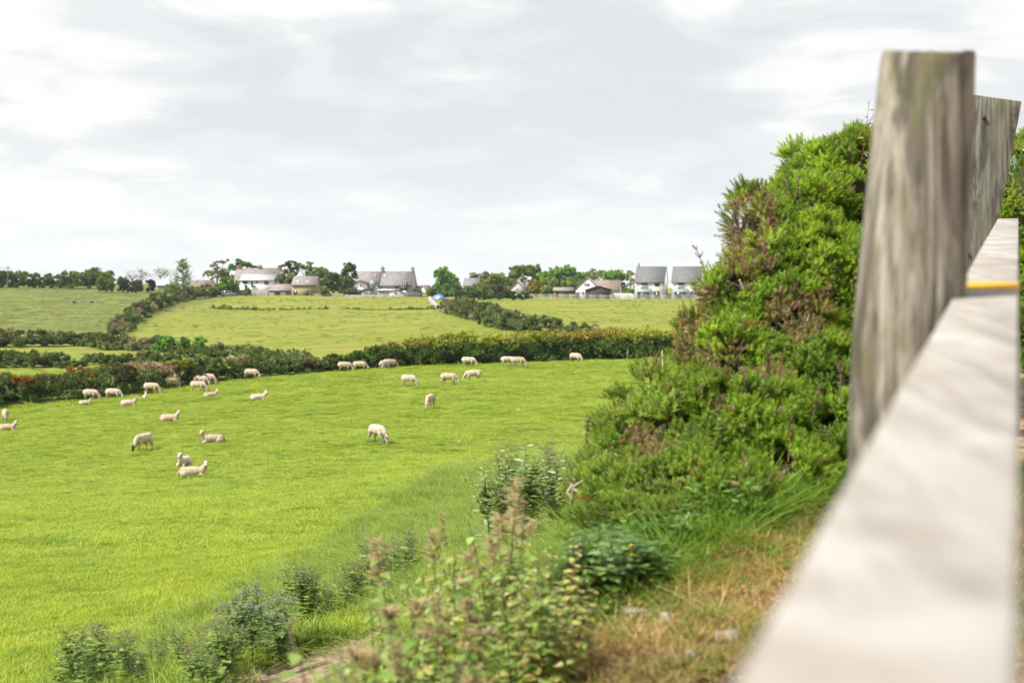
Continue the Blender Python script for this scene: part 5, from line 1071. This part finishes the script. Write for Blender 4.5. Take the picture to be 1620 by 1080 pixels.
# px, feet row, mesh, heading (0 = facing right, -90 = towards the camera), size, label
SH = [(8, 667, 'g2', -70, 1, 'sheep grazing head-on at the left edge, above a lying one'), (12, 682, 'lr', 5, .95, 'lying sheep cut by the left edge with raised head'),
 (144, 633.5, 'g1', -12, 1.0, 'leftmost grazing sheep beside the gorse hedge, behind a dark-faced lying lamb'), (135, 641, 'l0', 15, .72, 'small shadowy lamb lying in front of the leftmost hedge sheep'), (180, 632.5, 'g2', -8, 1, 'second grazing sheep from the left along the gorse hedge'),
 (204, 642.5, 'l0', 5, .92, 'pale sheep lying stretched out with its head to the right'), (230, 631, 'la', 100, .72, 'small white lamb lying rump-on below the hedge'), (240, 623, 'g1', -8, 1, 'dark-backed sheep grazing just above the small white lamb'),
 (271, 615, 'g2', 40, 1, 'grey sheep standing turned away alone by the hedge'), (314, 621, 'g1', -14, 1.02, 'nearest of three grazing sheep bunched by the hedge'), (318, 611, 'g2', -10, 1, 'middle one of three grazing sheep bunched by the hedge'), (330, 608, 'g1', -25, 1, 'farthest of three grazing sheep bunched by the hedge'),
 (333, 629.5, 'lr', 28, .85, 'lying sheep just below the bunch of three'), (409, 633.5, 'lr', 12, .92, 'lying sheep alone in the middle left of the field'), (398, 600, 'g2', -6, 1, 'lone grazing sheep against the low end of the gorse hedge'),
 (269, 667.5, 'lr', -5, 1, 'lying sheep facing the camera behind the large grazing one'), (226, 714, 'gd', -114, 1.16, 'large dark-faced sheep grazing toward the camera'), (336, 701.5, 'll', 195, 1, 'lying sheep with its head turned left'),
 (291, 737.5, 'l0', -98, 1.0, 'lying sheep facing the camera head-on behind the nearest one'), (306, 755, 'lr', 4, 1.08, 'nearest lying sheep, side-on with its head raised to the camera'),
 (546, 588, 'g1', -5, 1, 'leftmost of the grazing sheep under the clipped hedge'), (570, 587, 'g2', 5, .98, 'second grazing sheep under the clipped hedge by a post'), (608, 586, 'g2', 62, 1, 'sheep seen from behind under the hedge with another beyond it'), (617, 583.5, 'g1', 20, 1, 'sheep partly hidden behind the one seen from behind'),
 (647, 611, 'g1', -28, 1, 'greyish sheep grazing away from the hedge, left of the pair'), (711, 609, 'g2', -12, 1.05, 'left sheep of the facing pair in mid field'), (748, 603, 'g1', 188, 1.02, 'right sheep of the facing pair, looking left'), (742, 580, 'g1', -12, 1, 'sheep grazing alone below the middle of the clipped hedge'),
 (804, 579.5, 'g2', 10, .98, 'rear sheep of the overlapping pair by the hedge'), (820, 581, 'g1', -18, 1.04, 'front sheep of the overlapping pair by the hedge'), (911, 574, 'g2', -42, 1, 'rightmost sheep, grazing alone by the hedge'),
 (680, 646, 'g2', -104, 1.05, 'sheep grazing head-on alone in the middle of the field'), (598, 701, 'g2', -50, 1.12, 'large sheep grazing alone with its pale head to the right')]
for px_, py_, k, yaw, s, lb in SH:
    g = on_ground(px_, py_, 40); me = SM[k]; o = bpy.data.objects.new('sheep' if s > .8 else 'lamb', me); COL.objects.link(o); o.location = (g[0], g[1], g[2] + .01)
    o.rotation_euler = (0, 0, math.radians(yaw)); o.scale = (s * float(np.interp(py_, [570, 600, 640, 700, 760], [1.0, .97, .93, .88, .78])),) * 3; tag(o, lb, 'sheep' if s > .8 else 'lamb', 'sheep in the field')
# a few pale specks (daisies, wool scraps) left as small stones in the turf
for i, (px_, py_) in enumerate(((659, 666), (697, 679), (820, 649), (870, 586), (315, 642), (100, 692), (725, 640), (785, 619), (726, 700))):
    g = on_ground(px_, py_, 30); o = rock('pale_stone', g + [0, 0, .03], (.11, .08, .05), 70 + i, M['rock'], cuts=6); tag(o, 'tiny pale stone in the turf, ' + ('below the lone head-on sheep', 'right of the large lone grazing sheep', 'on the bare turf far right in mid field', 'below the rightmost sheep', 'near the lying sheep under the bunch of three', 'on open turf below the left-edge sheep', 'below the facing pair', 'between facing pair and gorse', 'low, right of the large lone sheep')[i], 'stone', 'pale stones in the turf')

# ---------------------------------------------------------------- grass (uncountable)
def blade_patch(name, r, n, rad, h, w, lean, cols, segs=3, curl=.5):
    a = r.uniform(0, 6.283, n); q = rad * np.sqrt(r.uniform(0, 1, n)); base = np.stack([np.cos(a) * q, np.sin(a) * q, np.full(n, -.005)], 1)
    az = r.uniform(0, 6.283, n); ln = r.uniform(h[0], h[1], n); le = np.abs(r.normal(size=n)) * lean; dirh = np.stack([np.cos(az), np.sin(az), 0 * az], 1); side = np.stack([-np.sin(az), np.cos(az), 0 * az], 1); tw = r.uniform(-.8, .8, n)[:, None]; side = side + dirh * tw
    V = []; C = []; c0 = pick(cols, r.uniform(0, 1, n)) * r.uniform(.8, 1.2, n)[:, None]
    for i in range(segs + 1):
        t = i / segs; p = base + dirh * (ln * (le * t + curl * le * t * t))[:, None] + np.array([0, 0, 1.0]) * (ln * t * (1 - .25 * le * t))[:, None]; ww = w * (1 - t ** 1.6) * .5 + .0002
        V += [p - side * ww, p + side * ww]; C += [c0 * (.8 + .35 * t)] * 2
    k = 2 * (segs + 1); V = np.stack(V, 1).reshape(-1, 3); C = np.stack(C, 1).reshape(-1, 3); off = (np.arange(n) * k)[:, None]
    fs = [off + np.array([[2 * i, 2 * i + 1, 2 * i + 3, 2 * i + 2]]) for i in range(segs)]
    return mesh_np(name, V, [np.vstack(fs)], M['grass'], None, C, link=False)
def instancer(name, label, cat, P, S, RZ, protos, seed):
    coll = bpy.data.collections.new(name + '_tufts')
    for p in protos: coll.objects.link(p)
    me = bpy.data.meshes.new(name); me.vertices.add(len(P)); me.vertices.foreach_set('co', np.asarray(P, np.float32).ravel())
    at_ = me.attributes.new('sc', 'FLOAT_VECTOR', 'POINT'); at_.data.foreach_set('vector', np.asarray(S, np.float32).ravel())
    ar = me.attributes.new('rt', 'FLOAT_VECTOR', 'POINT'); ar.data.foreach_set('vector', np.asarray(RZ, np.float32).ravel())
    o = bpy.data.objects.new(name, me); COL.objects.link(o); tag(o, label, cat, kind='stuff')
    ng = bpy.data.node_groups.new(name, 'GeometryNodeTree'); ng.interface.new_socket('Geometry', in_out='INPUT', socket_type='NodeSocketGeometry'); ng.interface.new_socket('Geometry', in_out='OUTPUT', socket_type='NodeSocketGeometry')
    gi = ng.nodes.new('NodeGroupInput'); go = ng.nodes.new('NodeGroupOutput'); iop = ng.nodes.new('GeometryNodeInstanceOnPoints'); ci = ng.nodes.new('GeometryNodeCollectionInfo')
    ci.inputs['Collection'].default_value = coll; ci.inputs['Separate Children'].default_value = True; ci.inputs['Reset Children'].default_value = True
    iop.inputs['Pick Instance'].default_value = True; ng.links.new(gi.outputs[0], iop.inputs['Points']); ng.links.new(ci.outputs[0], iop.inputs['Instance'])
    def na(nm): q = ng.nodes.new('GeometryNodeInputNamedAttribute'); q.data_type = 'FLOAT_VECTOR'; q.inputs[0].default_value = nm; return q.outputs[0]
    rv = ng.nodes.new('FunctionNodeRandomValue'); rv.data_type = 'INT'; rv.inputs['Min'].default_value = 0; rv.inputs['Max'].default_value = len(protos) - 1; rv.inputs['Seed'].default_value = seed
    ng.links.new([s for s in rv.outputs if s.type == 'INT'][0], iop.inputs['Instance Index'])
    e2r = ng.nodes.new('FunctionNodeEulerToRotation'); ng.links.new(na('rt'), e2r.inputs[0]); ng.links.new(e2r.outputs[0], iop.inputs['Rotation']); ng.links.new(na('sc'), iop.inputs['Scale']); ng.links.new(iop.outputs[0], go.inputs[0])
    md = o.modifiers.new('tufts', 'NODES'); md.node_group = ng; return o
r = np.random.default_rng(55)
GC = [(.175, .27, .026), (.29, .39, .042), (.45, .5, .08)]
short = [blade_patch('turf_%s' % k, r, 210, .2, (.025, .075), .006, .75, GC) for k in 'abcd']
lng = [blade_patch('tall_tuft_%s' % k, r, 90, .09, (.08, .26), .005, .6, [(.07, .16, .018), (.12, .24, .025), (.2, .31, .045)], 4, .9) for k in 'abc']
grn = [blade_patch('bank_tuft_%s' % k, r, 110, .1, (.06, .2), .004, .6, [(.12, .2, .022), (.19, .28, .035), (.31, .34, .09)], 3, .9) for k in 'abc']
dry = [blade_patch('dry_tuft_%s' % k, r, 90, .1, (.015, .055), .003, .9, [(.26, .15, .07), (.42, .28, .14), (.56, .43, .22)], 3, .9) for k in 'abc']
def clear(x, y):
    m = zones(x, y)[2]
    for dy in (.35, .7, 1.1): m = np.maximum(m, zones(x * (y + dy) / y, y + dy)[2] * (y < 9.5))
    return m < .1
def strew(n, ymin, ymax, p0=-60, p1=1680, pw=2.0):
    u = r.uniform((p0 - 810) / F, (p1 - 810) / F, n); y = (r.uniform(ymin ** pw, ymax ** pw, n)) ** (1 / pw); x = u * y; return x, y
def put(x, y, sxy, sz, tilt=.1):
    z = gz(x, y); n = len(x); return np.stack([x, y, z], 1), np.stack([sxy, sxy, sz], 1), np.stack([r.normal(size=n) * tilt, r.normal(size=n) * tilt, r.uniform(0, 6.28, n)], 1)
def join(parts): return [np.concatenate([p[i] for p in parts]) for i in range(3)]
parts = []
for (n, a, b, s, h) in ((16000, 7, 24, 1.0, 1.0), (14000, 24, 48, 1.6, 1.1), (12000, 48, 85, 2.4, .9), (12000, 85, 128, 3.4, 1.0)):
    x, y = strew(int(n * (1.5 if a > 20 else 1)), a, b, -120, 1950 if a > 20 else 1100); P_, B_, S_, Mi, Hi = zones(x, y); k = (P_ < .4) & (r.uniform(0, 1, len(x)) > B_ * .6) & clear(x, y); x, y = x[k], y[k]
    t = np.clip(fbm(x * .8, y * .8, 91) + .35, .1, 1); parts.append(put(x, y, np.full(len(x), s) * r.uniform(.8, 1.2, len(x)), h * (.6 + .9 * t)))
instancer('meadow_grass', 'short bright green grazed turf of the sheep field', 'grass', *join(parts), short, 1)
parts = []
x, y = strew(9000, 3.2, 45, -100, 1150, 1.6); P_, B_, S_, *_ = zones(x, y); k = (B_ > .35) & clear(x, y) & (P_ < .5); x, y = x[k], y[k]; parts.append(put(x, y, r.uniform(.8, 1.3, len(x)) * (1 + y / 25), r.uniform(.35, .95, len(x)) * (1 + y / 60)))
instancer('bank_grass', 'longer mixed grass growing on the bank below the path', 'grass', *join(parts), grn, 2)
# tall lush grass under and in front of the gorse
n = 230; px = r.uniform(960, 1345, n); Yb = np.interp(px, [950, 1100, 1200, 1345], [4.45, 4.85, 5.3, 6.0]); y = Yb + r.uniform(-.05, .6, n); x = (px - 810) / F * y
instancer('tall_grass', 'tall lush green grass along the foot of the gorse', 'grass', *put(x, y, r.uniform(.8, 1.3, n), r.uniform(.25, .6, n), .15), lng, 3)
# path: dry and green tufts
x, y = strew(9000, 2.6, 9.5, 700, 1700, 1.5); P_, B_, S_, *_ = zones(x, y); gr = fbm(x * 1.1, y * 1.1, 47) + .35 * fbm(x * 3, y * 3, 45)
edge = y - np.interp(810 + F * x / y, [950, 1100, 1200, 1345], [4.3, 4.75, 5.2, 5.9])
kd = (P_ > .3) & (gr < .5) & (r.uniform(0, 1, len(x)) < .65) & (S_ < .5) & (edge < .1); kg = (P_ > .3) & ((gr >= .42) | (edge > -.1) | (r.uniform(0, 1, len(x)) < .12)) & (edge < .3) & (S_ < .6)
instancer('dry_grass', 'dry straw-coloured grass on the path verge', 'grass', *put(x[kd], y[kd], r.uniform(.7, 1.2, kd.sum()), r.uniform(.4, 1.1, kd.sum()), .2), dry, 4)
instancer('verge_grass', 'green grass tufts on the path verge', 'grass', *put(x[kg], y[kg], r.uniform(.5, .9, kg.sum()), r.uniform(.15, .4, kg.sum()), .2), grn, 5)
# rank darker tufts dotted over the sheep field
x, y = strew(2600, 8, 120, -100, 1100, 1.7); P_, B_, S_, *_ = zones(x, y); k = (P_ < .2) & (S_ < .05) & (fbm(x / 3.5, y / 3.5, 88) > .12); x, y = x[k], y[k]
instancer('rank_grass', 'darker rank grass tufts dotted over the sheep field', 'grass', *put(x, y, r.uniform(.9, 2.2, len(x)), r.uniform(.22, .5, len(x))), lng, 8)
# far fields: scattered coarse tufts
parts = []
x, y = strew(9000, 130, 345, -60, 1250); k = r.uniform(0, 1, len(x)) < .35 + .9 * fbm(x / 9, y / 9, 12); hl = zones(x, y)[4]; k &= (r.uniform(0, 1, len(x)) < .6 + hl)
x, y = x[k], y[k]; parts.append(put(x, y, r.uniform(1.2, 3, len(x)), r.uniform(.5, 1.3, len(x))))
instancer('field_tufts', 'coarse grass tufts scattered over the far fields', 'grass', *join(parts), [blade_patch('coarse_%s' % k, r, 120, .2, (.04, .12), .012, .5, [(.1, .14, .022), (.17, .2, .035), (.24, .24, .06)]) for k in 'ab'], 6)

# ---------------------------------------------------------------- the fence beside the camera
def wood(name, c1, c2, c3, grain=(18, 18, .8), green=.5, bs=.5, white=0):
    m, t, p = mat(name); v = obj_pos(t)
    g1 = noise(t, 1, 6, .7, v, .6, grain); g2 = noise(t, 3, 4, .6, v, .3, (grain[0] * 1.0, grain[1] * 1.0, grain[2] * .6)); bl = noise(t, 7, 4, .6, v, .4, (1, 1, .45))
    c = mixc(t, ramp(t, g1, [(.38, 0.0), (.6, 1.0)]), c1, c2); c = mixc(t, ramp(t, bl, [(.5, 0.0), (.66, green)]), c, c3)
    c = mixc(t, ramp(t, g2, [(.3, .85), (.42, 0.0)]), c, tuple(q * (.8 if white else .3) for q in c1))
    if not white: c = mixc(t, ramp(t, noise(t, 1, 4, .6, v, .8, (9, 9, 2.2)), [(.5, 0.0), (.62, .75)]), c, tuple(q * .5 for q in c1))
    if not white: c = mixc(t, ramp(t, noise(t, 1, 3, .5, v, .5, (grain[0] * 1.7, grain[1] * 1.7, .9)), [(.3, .85), (.38, 0.0)]), c, (.035, .03, .025))
    if white: c = mixc(t, ramp(t, noise(t, 5, 3, .5, v), [(.5, 0.0), (.6, white)]), c, (.36, .35, .335))
    if white: c = mixc(t, ramp(t, noise(t, 2.3, 4, .6, v), [(.52, 0.0), (.66, .55)]), c, (.19, .145, .105))
    t.links.new(c, p.inputs['Base Color']); p.inputs['Roughness'].default_value = .9; p.inputs['Specular IOR Level'].default_value = .15; bump(t, p, g1, bs, .01); return m
M['post_wood'] = wood('weathered_post_wood', (.115, .1, .08), (.31, .28, .238), (.1, .098, .04), (30, 30, 1.6), .8)
M['plank_wood'] = wood('grey_plank_wood', (.11, .105, .085), (.24, .235, .2), (.13, .14, .07), (60, 60, 3), .4)
M['rail_wood'] = wood('bleached_rail_wood', (.225, .207, .185), (.315, .296, .272), (.24, .2, .16), (22, 1.6, 22), .35, .3, .7)
fence = empty('wooden_fence', (.72, 2.56, float(gz(.72, 2.56)))); tag(fence, 'weathered timber fence with round post and blurred pale rail beside the camera', 'fence'); f0 = np.array(fence.location)
def post():
    import bmesh
    Y = 2.56; k = Y / F; rows = [(82, 1469.5, 70), (87, 1469, 71.5), (110, 1467, 72.5), (220, 1459, 77), (340, 1450, 80.5), (430, 1444, 83), (520, 1438, 85.5), (620, 1433, 86), (720, 1431, 86), (900, 1428, 87), (1200, 1424, 88), (1500, 1420, 88)]
    zs = np.array([(HY - a) * k for a, b, c in rows]); xs = np.array([(b - 810) * k for a, b, c in rows]); rs = np.array([c * k for a, b, c in rows]); nz, na_ = 130, 72
    Z = np.linspace(zs[0], zs[-1], nz); V = []
    for i, z in enumerate(Z):
        x = np.interp(-z, -zs, xs); q = np.interp(-z, -zs, rs); a = np.linspace(0, 2 * np.pi, na_, endpoint=False)
        rr = q * (1 + .03 * fbm(np.cos(a) * 3 + 5, np.sin(a) * 3 + z * 1.5, 61) + .012 * fbm(a * 9 + 3, z * 1.0 + 0 * a, 62))
        crack = np.exp(-((a - 4.9 - .05 * math.sin(z * 5)) / .03) ** 2) * .05 + np.exp(-((a - 4.25) / .025) ** 2) * .035; rr = rr * (1 - crack)
        zt = rr * np.sin(a) * .155 * math.exp(-(zs[0] - z) / .05) + (.006 * fbm(np.cos(a) * 3, np.sin(a) * 3 + 7, 15) if i < 2 else 0)
        V.append(np.stack([x + rr * np.cos(a), Y + rr * np.sin(a), np.full(na_, z) + zt - (.004 * np.abs(fbm(np.cos(a) * 2, np.sin(a) * 2, 5)) if i == 0 else 0)], 1))
    V = np.concatenate(V) - f0; fs = np.array([(i * na_ + j, (i + 1) * na_ + j, (i + 1) * na_ + (j + 1) % na_, i * na_ + (j + 1) % na_) for i in range(nz - 1) for j in range(na_)])
    top = np.arange(na_)[None]; V = np.vstack([V]); o = mesh_np('post', V, [fs, top], M['post_wood'], fence, smooth=True); o['label'] = 'thick round weathered post'
    bm = bmesh.new(); bm.from_mesh(o.data); bmesh.ops.recalc_face_normals(bm, faces=bm.faces); bm.to_mesh(o.data); bm.free()
    for pl in o.data.polygons:
        if len(pl.vertices) > 4: pl.use_smooth = False
    o.data.set_sharp_from_angle(angle=math.radians(50))
post()
def slab(name, c0, c1, side, thick, m, segs=30, taper=(1, 1)):
    """plank from c0 to c1 (centres of the face), half-width vector side, thickness vector thick"""
    c0, c1, side, thick = map(np.array, (c0, c1, side, thick)); V = []
    for i in range(segs + 1):
        t = i / segs; c = c0 + (c1 - c0) * t; w = side * (taper[0] * (1 - t) + taper[1] * t) * (1 + .02 * float(fbm(np.array(t * 9), np.array(3.), 7))); V += [c - w, c + w, c + w - thick, c - w - thick]
    V = np.array(V); fs = np.array([(i * 4 + k, i * 4 + (k + 1) % 4, i * 4 + 4 + (k + 1) % 4, i * 4 + 4 + k) for i in range(segs) for k in range(4)]); e = segs * 4
    o = solid(name, [(V - f0, [fs, np.array([(0, 1, 2, 3), (e + 3, e + 2, e + 1, e)])])], M[m], fence)
    b = o.modifiers.new('bevel', 'BEVEL'); b.width = .004; b.segments = 2; b.limit_method = 'ANGLE'; return o
rail_pt = lambda Y, off, dz=0: np.array([FX * Y + off, Y, -.207 + .0733 * Y + dz])
o = slab('rail', rail_pt(-.35, -.06), rail_pt(7.7, -.058), (.06, 0, 0), (0, 0, .045), 'rail_wood', 60, (1, .93)); o['label'] = 'pale bleached top rail running away from the camera'
o = slab('paint_band', rail_pt(2.69, -.06, .0025), rail_pt(2.87, -.06, .0025), (.0605, 0, 0), (0, 0, .0035), 'rail_wood', 4); M['yellow'] = simple('yellow_paint', (.26, .17, .07), (.56, .3, .015), 14, .8, lo=.3, hi=.48); o.data.materials.clear(); o.data.materials.append(M['yellow']);  o['label'] = 'yellow-orange band across the rail'
# leaning plank behind the post
Yp = 7.95; a = at(1556, 152, Yp); b = at(1452, 700, Yp); ax = norm((b - a)[None])[0]; sd_ = np.array([-ax[2], 0, ax[0]]) * -1
pl = slab('leaning_plank', a, b, np.array([.217, .0, -.03]), (0, -.06, 0), 'plank_wood', 30, (1, .92)); pl['label'] = 'grey cracked plank nailed behind the post'
M['rust'] = simple('rusty_nail', (.06, .025, .012), (.12, .045, .02), 30, .8)
for px_, py_ in ((1556, 186), (1528, 397)):
    c = at(px_, py_, Yp - .004) - f0; V, fs = tube([c + [0, .03, 0], c - [0, .012, 0]], [.011, .011], 10); mesh_np('nail', V, fs, M['rust'], pl)
# lower rails and a second post carry the rail beyond
for dz in (-.42, -.8):
    o = slab('lower_rail', rail_pt(-.3, -.045, dz), rail_pt(7.6, -.045, dz), (.018, 0, 0), (0, 0, .09), 'plank_wood', 20); o['label'] = 'narrow lower rail hidden under the top rail'
c = rail_pt(7.2, -.05); g_ = float(gz(c[0], c[1])); V, f = bcube(c[0] - .04, c[0] + .04, c[1] - .04, c[1] + .04, g_ - .2, c[2] - .047); o = solid('end_post', [(V - f0, f)], M['plank_wood'], fence)

# ---------------------------------------------------------------- thin sea haze
V, f = bcube(-900, 900, -30, 1500, -130, 60); m_h = bpy.data.materials.new('haze'); m_h.use_nodes = True; t_ = m_h.node_tree; t_.nodes.remove(t_.nodes['Principled BSDF'])
pv = nd(t_, 'ShaderNodeVolumePrincipled'); pv.inputs['Density'].default_value = .00012; pv.inputs['Color'].default_value = (.85, .9, .95, 1); pv.inputs['Anisotropy'].default_value = .2; t_.links.new(pv.outputs[0], t_.nodes['Material Output'].inputs['Volume'])
hz_ = solid('haze', [(V, f)], m_h, None); tag(hz_, 'thin pale sea haze lying over the whole countryside', 'haze', kind='stuff')

# labels that are still shared are told apart by their order in the picture
ORD = ['first', 'second', 'third', 'fourth', 'fifth', 'sixth', 'seventh', 'eighth', 'ninth', 'tenth', 'eleventh', 'twelfth', 'thirteenth', 'fourteenth', 'fifteenth']
by = {}
for o in list(COL.objects):
    if o.parent is None and 'label' in o.keys(): by.setdefault(o['label'], []).append(o)
for lb, os_ in by.items():
    if len(os_) > 1:
        os_.sort(key=lambda o: o.location.x / max(o.location.y, .1))
        for i, o in enumerate(os_): o['label'] = lb + ', ' + ORD[min(i, 14)] + ' from left'
